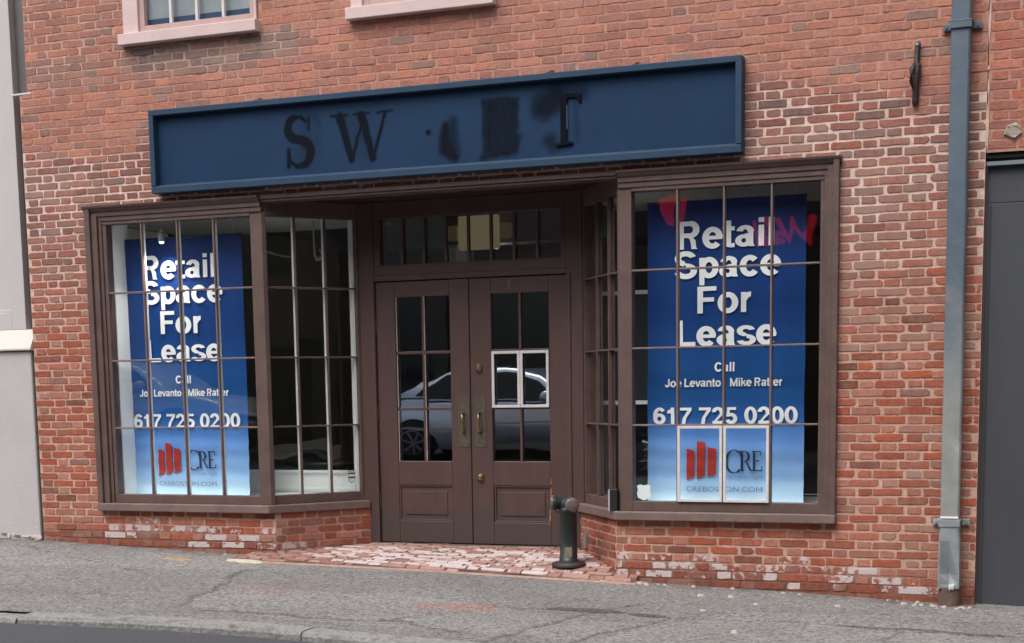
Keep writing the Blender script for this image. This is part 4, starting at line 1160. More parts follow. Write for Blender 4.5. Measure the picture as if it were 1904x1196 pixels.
def banner(label, x0, x1, z0, z1, seed, yb, sag=0):
    ob = thing('hanging_banner', label, 'banner', ((x0 + x1) / 2, yb, z0), 'lease banners hung behind the shop glass')
    def warp(x, y, z):
        t = (z - z0) / (z1 - z0)
        yy = yb + .010 * sin((x + seed) * 5 + z * 1.3) + .006 * noise.noise(Vector((x * 2.5, z * 1.2, seed))) + .005 * (1 - t) ** 3 * sin(z * 46 + seed + x * 2) - .05 * max(0, .07 - t) 
        xx = x - sag * (1 - t) + .004 * noise.noise(Vector((z * 3, seed, 0)))
        return (xx, yy + y, z)
    nx, nz = 24, 90; vs, cs = [], []
    for i in range(nx + 1):
        for k in range(nz + 1):
            x = x0 + (x1 - x0) * i / nx; z = z0 + (z1 - z0) * k / nz; vs.append(warp(x, 0, z)); cs.append(bcol(k / nz))
    mb = MB(); mb.add(vs, [(i * (nz + 1) + k, (i + 1) * (nz + 1) + k, (i + 1) * (nz + 1) + k + 1, i * (nz + 1) + k + 1) for i in range(nx) for k in range(nz)], 0, cs, smooth=True)
    # back face a hair behind gives the vinyl a thickness
    mb.add([(x, y + .0015, z) for x, y, z in vs], [(i * (nz + 1) + k + 1, (i + 1) * (nz + 1) + k + 1, (i + 1) * (nz + 1) + k, i * (nz + 1) + k) for i in range(nx) for k in range(nz)], 0, cs, smooth=True)
    mb.build('banner_sheet', BANNER, ob, attrs=True)
    cx = (x0 + x1) / 2; k = (z1 - z0) / 2.17; W_ = (x1 - x0); Z = lambda z: z0 + (z - .407) * k
    fx = W_ / 1.16; tx_ = 1.046 if cx < 0 else 1.066
    y = -.012
    tx = MB(); put_text(tx, 'Retail', cx + (.005 if cx > 0 else -.010), Z(2.235), .196 * k, warp, y, -.032, .985 * fx * tx_); tx.build('lettering', WHITE_INK, ob)
    tx = MB(); put_text(tx, 'Space', cx + .012 * fx, Z(2.028), .192 * k, warp, y, -.032, .985 * fx * tx_); tx.build('lettering', WHITE_INK, ob)
    tx = MB(); put_text(tx, 'For', cx - .008 * fx, Z(1.776), .190 * k, warp, y, -.032, fx * tx_); tx.build('lettering', WHITE_INK, ob)
    tx = MB(); put_text(tx, 'Lease', cx + .002 * fx, Z(1.542), .188 * k, warp, y, -.032, fx * tx_); tx.build('lettering', WHITE_INK, ob)
    tx = MB(); put_text(tx, 'Call', cx - .002 * fx, Z(1.358), .066 * k, warp, y, -.02, .95 * fx); tx.build('lettering', WHITE_INK, ob)
    tx = MB(); put_text(tx, 'Joe Levanto | Mike Ratter', cx - .012 * fx, Z(1.250), .060 * k, warp, y, -.055, .95 * fx); tx.build('lettering', WHITE_INK, ob)
    tx = MB(); put_text(tx, '617 725 0200', cx, Z(.982), .122 * k, warp, y, -.012, fx * tx_); tx.build('lettering', WHITE_INK, ob)
    X = lambda x: cx + (x - 2.1975) * fx
    for (a, b, zt_, zl) in ((1.914, 1.972, .800, .570), (1.990, 2.052, .857, .577), (2.070, 2.134, .812, .590)):
        bars = MB(); n = 10
        q = [warp(X(xx), y, Z(lo_ + (hi_ - lo_) * t / n)) for t in range(n + 1) for xx, lo_, hi_ in ((a, zl, zt_), (b, zl + .030, zt_ - .012))]
        bars.add(q, [(2 * t, 2 * t + 1, 2 * t + 3, 2 * t + 2) for t in range(n)]); bars.build('logo_bar', RED_INK, ob)
    # CRE in thin serif capitals
    se = MB(); f = lambda p, d=0: warp(X(p[0]), y - d, Z(p[1]))
    def band(o, i_, d):
        n = len(o); se.add([f(p, d) for p in o] + [f(p, d) for p in i_], [(j, j + 1, n + j + 1, n + j) for j in range(n - 1)])
    def pl(pts, d): se.add([f(p, d) for p in pts], [tuple(range(len(pts)))])
    zt_, zl = .785, .640; h = zt_ - zl
    def eb(cx_, cz, rx, rz, a0, a1, tk, d, n=18):
        o, i_ = [], []
        for j in range(n + 1):
            a = R(a0 + (a1 - a0) * j / n); w_ = tk * (.30 + .70 * abs(cos(a)))
            o.append((cx_ + (rx + w_ / 2) * cos(a), cz + (rz + w_ / 2) * sin(a))); i_.append((cx_ + (rx - w_ / 2) * cos(a), cz + (rz - w_ / 2) * sin(a)))
        band(o, i_, d)
    eb(2.268, .708, .058, .083, 52, 318, .020, .0001); pl([(2.306, .772), (2.314, .800), (2.318, .742), (2.312, .745)], .0002)
    pl([(2.318, zl), (2.336, zl), (2.336, zt_), (2.318, zt_)], .0003); pl([(2.308, zl), (2.346, zl), (2.346, zl + .006), (2.308, zl + .006)], .0004); pl([(2.308, zt_ - .006), (2.350, zt_ - .006), (2.350, zt_), (2.308, zt_)], .0004)
    eb(2.345, .746, .032, .036, -90, 90, .018, .0005); pl([(2.350, .712), (2.362, .712), (2.405, zl), (2.388, zl)], .0006)
    pl([(2.408, zl), (2.424, zl), (2.424, zt_), (2.408, zt_)], .0003)
    for a, b in ((2.424, 2.474), (2.424, 2.462), (2.424, 2.478)):
        pass
    pl([(2.400, zt_ - .008), (2.468, zt_ - .008), (2.468, zt_), (2.400, zt_)], .0004); pl([(2.424, .710), (2.455, .710), (2.455, .718), (2.424, .718)], .0004); pl([(2.400, zl), (2.478, zl), (2.478, zl + .008), (2.400, zl + .008)], .0004)
    pl([(2.462, zt_ - .030), (2.468, zt_ - .030), (2.468, zt_ - .008), (2.462, zt_ - .008)], .0005); pl([(2.470, zl + .008), (2.476, zl + .008), (2.480, zl + .034), (2.474, zl + .034)], .0005)
    se.build('serif_logo', NAVY_INK, ob)
    for body, xa, xb, zbase, hh, mt_ in (('brokerage', 2.208, 2.478, .588, .034, PALE_INK), ('CREBOSTON.COM', 1.913, 2.478, .488, .038, GREY_INK)):
        fc = bpy.data.curves.new('text', 'FONT'); fc.body = body; fc.size = 1
        to = bpy.data.objects.new('text', fc); COL.objects.link(to)
        me = bpy.data.meshes.new_from_object(to); bpy.data.objects.remove(to)
        xs_ = [v.co.x for v in me.vertices]; zs_ = [v.co.y for v in me.vertices]
        mnx, mxx = min(xs_), max(xs_); capz = max(zs_) if body[0] == 'C' else max(zs_)
        tm = MB(); tm.add([f((xa + (v.co.x - mnx) / (mxx - mnx) * (xb - xa), zbase + v.co.y / capz * hh)) for v in me.vertices], [tuple(p.vertices) for p in me.polygons])
        tm.build('small_lettering', mt_, ob); bpy.data.meshes.remove(me)
    hr = MB(); hr.tube([warp(x0 - .004, .002, z1 - .004), warp(x1 + .004, .002, z1 - .004)], .007); hr.build('top_rail', flat('banner_rail', rgb(60, 74, 110, .8), .4, .3), ob)
    for xx in (x0 + .08, x1 - .08):
        MB().tube([warp(xx, .002, z1), (xx, yb, 2.666)], .0015, 6).build('cord', WHITE_IN, ob)
    return ob


banner('lease banner in the left window, beside the white painted side wall', -2.982, -1.805, .410, 2.533, 3, .25, .004)
banner('lease banner in the right window, above the pane with the white shield sticker', 1.615, 2.775, .407, 2.577, 8, .25)

# ------------------------------------------------------------------ things inside the windows
SHIELD = [(-.5, .42), (-.28, .5), (0, .44), (.28, .5), (.5, .42), (.44, .18), (.5, -.1), (.42, -.34), (0, -.52), (-.42, -.34), (-.5, -.1), (-.44, .18)]
def sticker(label, M, w, h, lines):
    mb = MB(M); mb.prism([(x * w, z * h) for x, z in SHIELD], 0, .001, M=XZ)
    o = mb.build('shield_sticker', flat('sticker_white', rgb(226, 236, 234, .86), .5), loc=M.translation); tag(o, label, 'sticker')
    if lines:
        l = MB(M)
        ins = [(x * w * .90, z * h * .90) for x, z in SHIELD]; n = len(ins); o2 = [(x * w * .97, z * h * .97) for x, z in SHIELD]
        l.add([(x, -.0016, z) for x, z in o2] + [(x, -.0016, z) for x, z in ins], [(i, (i + 1) % n, n + (i + 1) % n, n + i) for i in range(n)])
        for z in (.20, -.12): l.add([(-w * .40, -.0016, z * h), (w * .40, -.0016, z * h), (w * .40, -.0016, (z + .13) * h), (-w * .40, -.0016, (z + .13) * h)], [(0, 1, 2, 3)])
        l.build('printed_bands', flat('sticker_dark', rgb(70, 82, 80, .8), .5), o)
    return o


M, L = splay_M((-1.463, .032), (-.988, .663))
sticker('small shield sticker with dark bands low on the left splayed window', M @ Matrix.Translation((L - .075, .0275, .553)), .072, .105, True)
sticker('plain white shield sticker in the bottom corner of the right window', Matrix.Translation((1.650, .0275, .492)), .108, .115, False)

t = thing('round_table', 'low black round table behind the white wainscot of the left window', 'table', (-1.66, 1.45, 0))
MB().lathe([(.02, .60), (.40, .60), (.42, .612), (.42, .64), (.40, .652), (.02, .652)], Matrix.Translation((-1.66, 1.45, 0)), 36).build('table_top', flat('black_laminate', rgb(26, 26, 28), .45), t)
MB().lathe([(.22, -.005), (.22, .02), (.04, .05), (.035, .60)], Matrix.Translation((-1.66, 1.45, 0)), 20).build('pedestal', flat('black_metal', rgb(22, 22, 24), .4), t)
o = MB().tube([(-1.44, .80, 2.666), (-1.44, .80, 2.46), (-1.435, .80, 2.38), (-1.41, .79, 2.345), (-1.375, .79, 2.355), (-1.365, .80, 2.40), (-1.39, .80, 2.43)], [.008, .009, .012, .016, .018, .014, .008], 8).build('cable_loop', paint('pale_cable', rgb(196, 196, 184, .8), .6, .1))
tag(o, 'pale looped cable hanging from the ceiling inside the left splayed window', 'cable')
t = thing('notice_board', 'white framed board standing inside the right splayed window', 'board', (1.24, .95, .405))
MB().box(1.02, 1.50, .93, .945, 1.14, 1.98).build('board_panel', flat('board_grey', rgb(48, 56, 58, .7), .5), t)
mb = MB(); putty_frame(mb, 1.0, 1.52, 1.12, 2.0, .932, .03, .02); mb.build('board_frame', WHITE_IN, t)
mb = MB().box(1.04, 1.07, .95, 1.0, .405, 1.98).box(1.45, 1.48, .95, 1.0, .405, 1.98); mb.build('board_legs', INT_DARK, t)
mb = MB()
for k in range(9):
    a = random.uniform(0, 6.28); mb.add([(1.53 + .06 * cos(a + q) + random.uniform(-.02, .02), .50 + .05 * sin(a + q), .60 + .035 * k + random.uniform(-.02, .03)) for q in (0, 1.8, 3.6)] , [(0, 1, 2)], k % 2)
tag(mb.build('crumpled_bag', [flat('bag_black', rgb(24, 26, 30), .3), flat('bag_white', rgb(180, 190, 196, .8), .4)]), 'crumpled black and white bag low inside the right window', 'bag')
t = thing('crate', 'dark crate holding the crumpled bag beside the right banner', 'crate', (1.53, .5, .405))
mb = MB()
for z in (.41, .47, .53): mb.box(1.40, 1.62, .385, .40, z, z + .045).box(1.40, 1.62, .60, .615, z, z + .045).box(1.385, 1.40, .385, .615, z, z + .045).box(1.62, 1.635, .385, .615, z, z + .045)
mb.build('slats', flat('crate_dark', rgb(44, 46, 50), .6), t)
MB().box(1.40, 1.62, .40, .60, .408, .42).build('base', flat('crate_base', rgb(44, 46, 50), .6), t)

t = thing('emergency_light', 'cream emergency light box hanging behind the transom', 'light fitting', (-.86, 3.0, 2.6))
PANEL_EMIT = flat('emissive_cream_panel', rgb(206, 186, 140, .8), .5, 0, .16)  # weak emission added to the cream panel colour
MB().box(-1.05, -.655, 2.90, 2.985, 2.56, 2.875).build('light_box', PANEL_EMIT, t, bevel=.01)
for x0, x1 in ((-1.175, -1.066), (-.63, -.52)):
    MB().box(x0, x1, 2.91, 2.985, 2.655, 2.79).build('lamp_head', flat('lamp_head_cream', rgb(190, 168, 120, .7), .5, 0, .06), t, bevel=.006)  # heads get a fainter added emission

o = MB().box(1.405, 1.462, -.030, .02, .3568, .515).build('dark_block', flat('black_block', rgb(34, 32, 34), .4), bevel=.003)
tag(o, 'small black block standing on the sill at the right window corner', 'block')
MB().box(1.392, 1.4045, -.028, -.018, .3568, .513).build('pale_edge', flat('pale_edge', rgb(176, 178, 180, .8), .4), o)

el = bpy.data.lights.new('added_fill_light', 'POINT'); el.energy = 9; el.color = (1, .92, .76); el.shadow_soft_size = .15  # added fill behind the box, brightens the shop ceiling and transom
eo = bpy.data.objects.new('added_fill_light', el); COL.objects.link(eo); eo.location = (0, .32, .06); eo.parent = [o for o in bpy.data.objects if o.name == 'emergency_light'][0]
lx, ly, lz = -2.478, .125, 2.515
t = thing('spotlight', 'small lit spotlight hanging in front of the left banner top', 'spotlight', (lx, ly, lz))
MB().lathe([(.022, -.03), (.030, -.02), (.030, .04), (.012, .055)], Matrix.Translation((lx, ly, lz)), 16, caps=False).build('lamp_shade', flat('lamp_grey', rgb(150, 156, 150, .7), .5), t)
MB().tube([(lx, ly, lz + .05), (lx, ly, 2.666)], .005, 6).build('stem', flat('lamp_stem', rgb(150, 156, 150, .7), .5), t)
MB().lathe([(.018, -.018), (.022, -.028), (.012, -.040)], Matrix.Translation((lx, ly, lz)), 14).build('bulb', flat('lit_bulb', (1, .95, .86), .5, 0, 6), t)
ll = bpy.data.lights.new('bulb_light', 'SPOT'); ll.energy = 15; ll.spot_size = R(120); ll.spot_blend = 1; ll.color = (1, .97, .9); ll.shadow_soft_size = .04
lo_ = bpy.data.objects.new('bulb_light', ll); COL.objects.link(lo_); lo_.location = (0, 0, -.055); lo_.rotation_euler = (R(-6), 0, 0); lo_.parent = t

# ------------------------------------------------------------------ downpipe
dp = thing('downpipe', 'square grey blue downpipe with a crushed galvanised foot', 'downpipe', (3.835, 0, -.27))
def sqtube(mb, secs):
    """secs: list of 8-point rings"""
    n = len(secs[0]); vs = [p for s_ in secs for p in s_]
    mb.add(vs, [(i * n + k, i * n + (k + 1) % n, (i + 1) * n + (k + 1) % n, (i + 1) * n + k) for i in range(len(secs) - 1) for k in range(n)] + [tuple(range(n))[::-1], tuple(range((len(secs) - 1) * n, len(secs) * n))])


def ring(x0, x1, y0, y1, z, c=.010, f=None):
    p = [(x0 + c, y0), ((x0 + x1) / 2, y0), (x1 - c, y0), (x1, y0 + c), (x1, y1 - c), (x1 - c, y1), (x0 + c, y1), (x0, y1 - c), (x0, y0 + c)]
    return [(x, (y + (f(i) if f else 0)), z) for i, (x, y) in enumerate(p)]


mb = MB(); px0, px1 = 3.771, 3.892
sqtube(mb, [ring(px0 + .002 * noise.noise(Vector((0, 0, z * 2))), px1 + .003 * noise.noise(Vector((3, 0, z * 2))), -.118, -.02, z) for z in [.36 + .15 * i for i in range(40)]])
mb.build('pipe', GALV, dp)
mb = MB(); D = [0, .5, 0, 0, 0, 0, 0, 0, 0]
def dent(z):
    # pinched fold running down the front
    if z > .19: return lambda i: 0
    a = smooth(.19, -.03, z) * (1 - .55 * smooth(-.04, -.12, z))
    a = (.19 - z) / .22 if z > -.03 else 1 - .6 * (-.03 - z) / .095
    return lambda i: .058 * a if i == 1 else (.010 * a if i == 2 else 0)


zs_ = [.34, .30, .262, .255, .195, -.03, -.10, -.125]
sqtube(mb, [ring(3.768 - .004 * (z < .25) + (.012 if -.02 < z < .1 else 0), 3.897 + .006 * (z < .25) - (.010 if -.02 < z < .1 else 0), -.126, -.018, z, .010, dent(z)) for z in zs_])
mb.build('crushed_foot', GALV2, dp, label='dented bare galvanised lower length')
mb = MB(); mb.lathe([(.070, -.36), (.070, -.13), (.066, -.118), (.060, -.118)], Matrix.Translation((3.835, -.072, 0)) @ Matrix.Scale(.82, 4, (0, 1, 0)), 28)
mb.build('cast_iron_shoe', RUST, dp, label='rusty brown cast iron shoe at the ground')
mb = MB(); rr = random.Random(5)
for k in range(3):
    x = 3.775 + rr.uniform(0, .115); mb.lathe([(.004, -.012), (.011, -.004), (.008, .006), (.002, .010)], Matrix.Translation((x, -.131, -.118 + rr.uniform(-.006, .01))) @ Matrix.Scale(2.0, 4, (0, 0, 1)), 7)
mb.build('sealant', PUTTY, dp)
for zc, mt_ in ((3.545, GALV), (.318, GALV2)):
    c = MB(); c.box(3.762, 3.901, -.132, -.010, zc - .026, zc + .016); c.box(3.758, 3.905, -.134, -.010, zc + .016, zc + .024)
    c.box(3.712, 3.7575, -.030, -.008, zc - .020, zc + .022); c.box(3.9055, 3.956, -.030, -.008, zc - .020, zc + .022)
    for xx in (3.732, 3.932): c.lathe([(.011, 0), (.009, .008)], Matrix.Translation((xx, -.030, zc)) @ Matrix.Rotation(R(90), 4, 'X'), 8)
    c.build('bracket', mt_, dp, bevel=.003)
MB().box(3.770, 3.893, -.130, -.112, .345, .362).build('clamp_seal', PUTTY, dp, bevel=.006)

# ------------------------------------------------------------------ iron wall bracket
mb = MB(); hx = 3.550
zs_ = [(3.475, .014, -.030), (3.462, .020, -.040), (3.44, .020, -.046), (3.38, .017, -.052), (3.34, .020, -.058), (3.325, .032, -.060), (3.29, .033, -.062), (3.24, .026, -.060), (3.19, .022, -.054), (3.14, .021, -.048), (3.095, .024, -.040), (3.078, .018, -.030)]
vs, fs = [], []
for z, w_, y in zs_:
    dx = .010 * (3.475 - z) / -.4
    vs += [(hx + dx - w_, y + .028, z), (hx + dx - w_ * .5, y, z), (hx + dx + w_ * .5, y, z), (hx + dx + w_, y + .028, z), (hx + dx + w_ * .6, -.004, z), (hx + dx - w_ * .6, -.004, z)]
for i in range(len(zs_) - 1):
    for k in range(6): fs.append((i * 6 + k, i * 6 + (k + 1) % 6, i * 6 + 6 + (k + 1) % 6, i * 6 + 6 + k))
fs += [(0, 1, 2, 3, 4, 5), tuple(range(len(vs) - 6, len(vs)))[::-1]]
mb.add(vs, fs, smooth=False)
br = mb.build('iron_bracket', IRON, bevel=.004); tag(br, 'old black iron wall hook between the sign and the downpipe', 'hook')
MB().lathe([(.013, 0), (.012, .012), (.006, .016)], Matrix.Translation((hx, -.036, 3.455)) @ Matrix.Rotation(R(90), 4, 'X'), 10).build('bolt_head', GALV2, br)
MB().tube([(hx - .012, -.05, 3.335), (hx - .030, -.085, 3.29), (hx - .030, -.09, 3.22), (hx - .018, -.06, 3.17)], [.011, .013, .012, .008], 8).build('hook_arm', IRON, br)

# ------------------------------------------------------------------ standpipe
bx0, by0 = 1.035, .10; bz0 = floor_h(bx0, by0) - .004
spo = thing('standpipe', 'dark green fire standpipe with two capped inlets beside the right door', 'standpipe', (bx0, by0, bz0))
TB = Matrix.Translation((bx0, by0, bz0))
MB().lathe([(.130, 0), (.132, .012), (.125, .030), (.075, .036)], TB, 32).build('flange', IRON, spo)
MB().lathe([(.072, .03), (.072, .054), (.066, .058), (.0655, .20), (.066, .40), (.070, .405), (.070, .44), (.05, .45)], TB, 28).build('pipe', GREENPIPE, spo)
hd = MB(); hz = .475
hd.lathe([(.060, .0), (.068, .02), (.072, .04), (.056, .078), (.015, .088)], TB @ Matrix.Translation((0, 0, .43)), 22)
hd = hd.build('siamese_head', GREENPIPE, spo)
def look(d): return Vector(d).normalized().to_track_quat('Z', 'Y').to_matrix().to_4x4()
for d, nm in (((-.93, -.35, .02), 'l'), ((.55, -.83, -.03), 'r')):
    Q = TB @ Matrix.Translation((0, 0, hz)) @ look(d)
    e_ = MB().lathe([(.044, .0), (.044, .085), (.050, .088), (.051, .108)], Q, 20).build('inlet', GREENPIPE, spo)
    c_ = MB().lathe([(.048, .1085), (.053, .112), (.053, .128), (.044, .134), (.015, .136)], Q, 20)
    for k in range(4):
        a = k * pi / 2 + .4; c_.box(-.007, .007, .049, .059, .111, .130, M=Q @ Matrix.Rotation(a, 4, 'Z'))
    c_.build('cap', CAPGREY, e_)
MB().tube([TB @ Vector((-.075, -.045, .455)), TB @ Vector((-.082, -.05, .42)), TB @ Vector((-.07, -.045, .405)), TB @ Vector((-.05, -.05, .425))], .004, 6).build('chain', IRON, spo)
MB().box(-.028, .028, -.0655, -.060, .075, .150, M=TB @ Matrix.Rotation(R(18), 4, 'Z')).build('worn_tag', paint('worn_tag', rgb(140, 134, 112, .7), .7, .3, 40), spo, bevel=.004)
o = MB(MR).box(.16, .215, -.024, -.004, .02, .125).build('outlet_plate', paint('grey_plate', rgb(132, 132, 130, .75), .6, .1)); tag(o, 'small grey plate on the brick splay behind the standpipe', 'plate')

# ------------------------------------------------------------------ brick apron in the entrance
mb = MB()
def apron_iv(v):
    # v is depth along y; limits follow front edge and splays
    xl, xr = -1.62, 1.62
    if v > 0: xl, xr = -1.43 + v * .757, 1.443 - v * .757
    for (a, b), (c, d) in zip(PF, PF[1:]):
        if b < v < d + 1e-6: xl2 = None
    if v < PF[-1][1]:
        # front edge runs from (-1.62,-.36) to (1.62,-.10)
        for (a, b), (c, d) in zip(PF, PF[1:]):
            if b <= v <= d: xr = min(xr, a + (c - a) * (v - b) / (d - b))
    return [(xl, xr)] if xr - xl > .05 and v > -.345 else []


def apron_style(u, v):
    c = random.choice([rgb(178, 138, 128), rgb(160, 116, 104), rgb(190, 150, 140), rgb(168, 122, 110)]); k = .80 * random.uniform(.85, 1.1)
    f = apron_front(u); core = smooth(f + .0, f + .06, v) * (1 - smooth(.42, .64, v)) * smooth(-1.35, -.95, u + .3 * v) * (1 - smooth(1.05, 1.4, u))
    wp = .66 * core + random.uniform(-.32, .1)
    if random.random() < .10: wp = -.3
    return tuple(x * k for x in c), wp, random.choice((0, .1, .25)), random.uniform(.2, 1.2)


MA = Matrix(((1, 0, 0, 0), (0, 0, 1, 0), (0, -1, 0, 0), (0, 0, 0, 1)))     # (u, -height, v) -> (u, v, height)
def warpA(p): return (p[0], p[1] - floor_h(p[0], p[2]), p[2])
brick_rows(mb, -.36, .69, apron_iv, apron_style, M=MA, off=.08, prot=.005, warp=warpA, jit=1.1)
# sheet of dirty joints below
vs, cs = [], []
na, nb = 60, 40
for i in range(na + 1):
    for k in range(nb + 1):
        x = -1.66 + 3.32 * i / na; f = apron_front(x); lim = .70 if abs(x) < .9 else max(f + .01, .70 * (1.46 - abs(x)) / .56)
        y = f + (lim - f) * k / nb; g = noise.noise(Vector((x * 5, y * 5, 1)))
        vs.append((x, y, floor_h(x, y) - .003)); cs.append(lerp3(rgb(112, 84, 76, .6), rgb(150, 124, 114, .7), max(0, min(1, .45 + g))))
mb.add(vs, [(i * (nb + 1) + k, (i + 1) * (nb + 1) + k, (i + 1) * (nb + 1) + k + 1, i * (nb + 1) + k + 1) for i in range(na) for k in range(nb)], 1, cs, smooth=True)
# pinkish edging strip in front
vs, cs = [], []
for i in range(81):
    x = -1.60 + 3.24 * i / 80; f = apron_front(x); w_ = .012 * noise.noise(Vector((x * 4, 0, 0)))
    for dy, dz in ((.012, .006), (-.03, .010), (-.055 + w_, .004), (-.06 + w_, -.02)):
        vs.append((x, f + dy, sw(x, f + dy) + dz)); cs.append(lerp3(rgb(188, 150, 134, .72), rgb(206, 178, 160, .75), .5 + .5 * noise.noise(Vector((x * 9, 3, 0)))))
mb.add(vs, [(i * 4 + k, i * 4 + k + 1, i * 4 + k + 5, i * 4 + k + 4) for i in range(80) for k in range(3)], 1, cs)
tag(mb.build('brick_paving', [BRICK, MORTAR], attrs=True), kind='structure')

# loose chips of mortar and flakes along the wall foot
mb = MB(); rr = random.Random(11)
def chip(x, y, s, c, mi=0):
    z = sw(x, y) + .002; n = 6; h = s * rr.uniform(.3, .7); rot = rr.uniform(0, 6)
    ring0 = [(x + s * rr.uniform(.7, 1.1) * cos(rot + 2 * pi * k / n) * 1.3, y + s * rr.uniform(.7, 1.1) * sin(rot + 2 * pi * k / n), z - .004) for k in range(n)]
    ring1 = [(x + (p[0] - x) * .65, y + (p[1] - y) * .65, z + h) for p in ring0]
    mb.add(ring0 + ring1, [(k, (k + 1) % n, n + (k + 1) % n, n + k) for k in range(n)] + [tuple(range(n, 2 * n))], mi)
for k in range(46):
    x = rr.uniform(-2.2, 4.0); x = x if abs(x) > 1.5 else rr.choice((-1.45, 1.55)) + rr.uniform(-.15, .25)
    chip(x, -.03 - abs(rr.gauss(0, .05)), rr.uniform(.006, .018), None, rr.choice((0, 0, 1)))
for k in range(26): chip(3.70 + rr.gauss(.05, .12), -.14 - abs(rr.gauss(0, .035)), rr.uniform(.006, .015), None, 0)
for k in range(14): chip(1.52 + rr.gauss(0, .07), -.06 - abs(rr.gauss(0, .05)), rr.uniform(.012, .03), None, rr.choice((0, 0, 1)))
for k in range(9): chip(rr.uniform(-3.6, 4.3), rr.uniform(-2.5, -.3), rr.uniform(.005, .010), None, 0)
for (x, y, s) in ((2.37, -1.02, .02), (2.63, -.62, .02), (2.20, -.44, .03), (2.75, -1.7, .025), (3.15, -.45, .018), (2.40, -.40, .022)): chip(x, y, s, None, 0)
tag(mb.build('rubble', [paint('mortar_crumbs', rgb(204, 192, 180, .75), .9, .15, 30), paint('brick_crumbs', rgb(150, 100, 86, .7), .9, .2, 20)]), 'pale chips of mortar and brick scattered along the wall foot', 'rubble', kind='stuff')
mb = MB(); pts = [(-1.50 + .13 * cos(a) * 1.4 * rr.uniform(.8, 1.1), -.36 + .055 * sin(a) * rr.uniform(.8, 1.1)) for a in [2 * pi * k / 14 for k in range(14)]]
mb.add([(x, y, sw(x, y) - .004) for x, y in pts] + [(-1.5 + (x + 1.5) * .86, -.36 + (y + .36) * .8, sw(x, y) + .014) for x, y in pts], [(k, (k + 1) % 14, 14 + (k + 1) % 14, 14 + k) for k in range(14)] + [tuple(range(14, 28))])
tag(mb.build('mortar_patch', paint('cream_mortar', rgb(208, 196, 176, .78), .9, .1, 14, .3)), 'cream patch of spilled mortar at the corner of the left plinth', 'mortar patch')

# ------------------------------------------------------------------ left neighbour: painted stone front
JM0 = paint('bare_rubble', rgb(146, 122, 112, .7), .9, .2, 20, .3)
nb_ = thing('stone_building', 'pale painted stone building at the left edge, with a panelled pilaster', 'building', (-5, 0, 0))
mb = MB(); mb.box(-9.0, -3.742, -.012, .5, -.6, 1.632); mb.build('base_wall', STONE_P, nb_, bevel=.012)
mb = MB(); mb.prism([(-.012, 1.636), (-.040, 1.640), (-.040, 1.655), (.048, 1.815), (.4, 1.815), (.4, 1.636)], -9.0, -3.722, M=Matrix(((0, 0, 1, 0), (1, 0, 0, 0), (0, 1, 0, 0), (0, 0, 0, 1))))
mb.build('base_course', STONE_B, nb_, bevel=.004)
mb = MB(); mb.box(-9.0, -3.985, .066, .5, 1.8155, 6.2); mb.box(-3.965, -3.822, .048, .5, 1.8155, 6.2); mb.box(-9.0, -3.965, .048, .5, 1.8155, 1.96)
mb.box(-3.985, -3.965, .056, .5, 1.96, 6.2); mb.box(-9, -3.985, .057, .5, 1.96, 1.985)
mb.build('pilaster', STONE, nb_, bevel=.004)
rr = random.Random(21)
for k in range(9):
    x = -4.12 + k * .045 + rr.uniform(-.01, .01); z0_ = sw(x, 0) + rr.uniform(.0, .05); w_, h_ = rr.uniform(.03, .09), rr.uniform(.012, .035)
    pts = [(x + w_ * .5 * cos(2 * pi * q / 9) * rr.uniform(.7, 1.1), z0_ + h_ * .6 * sin(2 * pi * q / 9) * rr.uniform(.6, 1.1)) for q in range(9)]
    MB().prism(pts, .0125, .0125 + rr.uniform(.004, .012), M=XZ).build('flaked_render', STONE_B if k % 3 else JM0, nb_)
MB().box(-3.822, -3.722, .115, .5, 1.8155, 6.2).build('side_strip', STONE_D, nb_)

# ------------------------------------------------------------------ right neighbour: brick over a grey steel door
JM = paint('joint_mortar', rgb(214, 186, 172, .85), .9, .15, 20, .2)
rb = thing('garage_building', 'brick building at the right edge above a dark grey steel door', 'building', (5.5, 0, -.3))
mb = MB()
def rs(u, z):
    c = random.choice(BR_U + [rgb(178, 104, 82), rgb(188, 108, 82)]); k = BK * random.uniform(.85, 1.05)
    return tuple(x * k for x in c), -1, random.choice((0, 0, .1)), .5
brick_rows(mb, 2.77, 6.2, lambda z: [(4.012, 7.5)], rs, off=.21)
mortar_sheet(mb, [(4.0, 7.5, 2.74, 6.2)], lambda u, z: (rgb(200, 150, 132, .84), 0), cell=.08)
M2 = Matrix.Translation((0, .012, 0))
w_ = mb.build('brick_wall', [BRICK, MORTAR], rb, attrs=True)
mb = MB().box(4.0, 7.5, .022, .3, 2.74, 6.2); mb.build('wall_core', paint('core', rgb(150, 100, 84, .7), .9, .1), rb)
for za, zb_ in ((2.75, 3.06), (3.10, 3.21), (3.26, 3.29), (3.42, 3.70), (3.9, 4.6)):
    mb = MB(); vs = []
    for i in range(14):
        z = za + (zb_ - za) * i / 13; a = (.004 + .006 * noise.noise(Vector((z * 9, 1, 0))) + .004) * sin(pi * (i + .4) / 14); o_ = .004 * noise.noise(Vector((z * 5, 4, 0))); vs += [(4.003 + o_ - a, -.0065, z), (4.003 + o_ + a, -.0065, z)]
    mb.add(vs, [(i * 2, i * 2 + 1, i * 2 + 3, i * 2 + 2) for i in range(13)]); mb.build('joint_mortar', JM, rb)
mb = MB().box(3.999, 7.5, .02, .30, 2.705, 2.738); mb.build('lintel_gap', DARKGAP, rb)
mb = MB().box(4.006, 7.5, .060, .12, -.6, 2.42).box(4.006, 7.5, .064, .12, 2.424, 2.66); mb.build('steel_door', GREYDOOR, rb, bevel=.002)
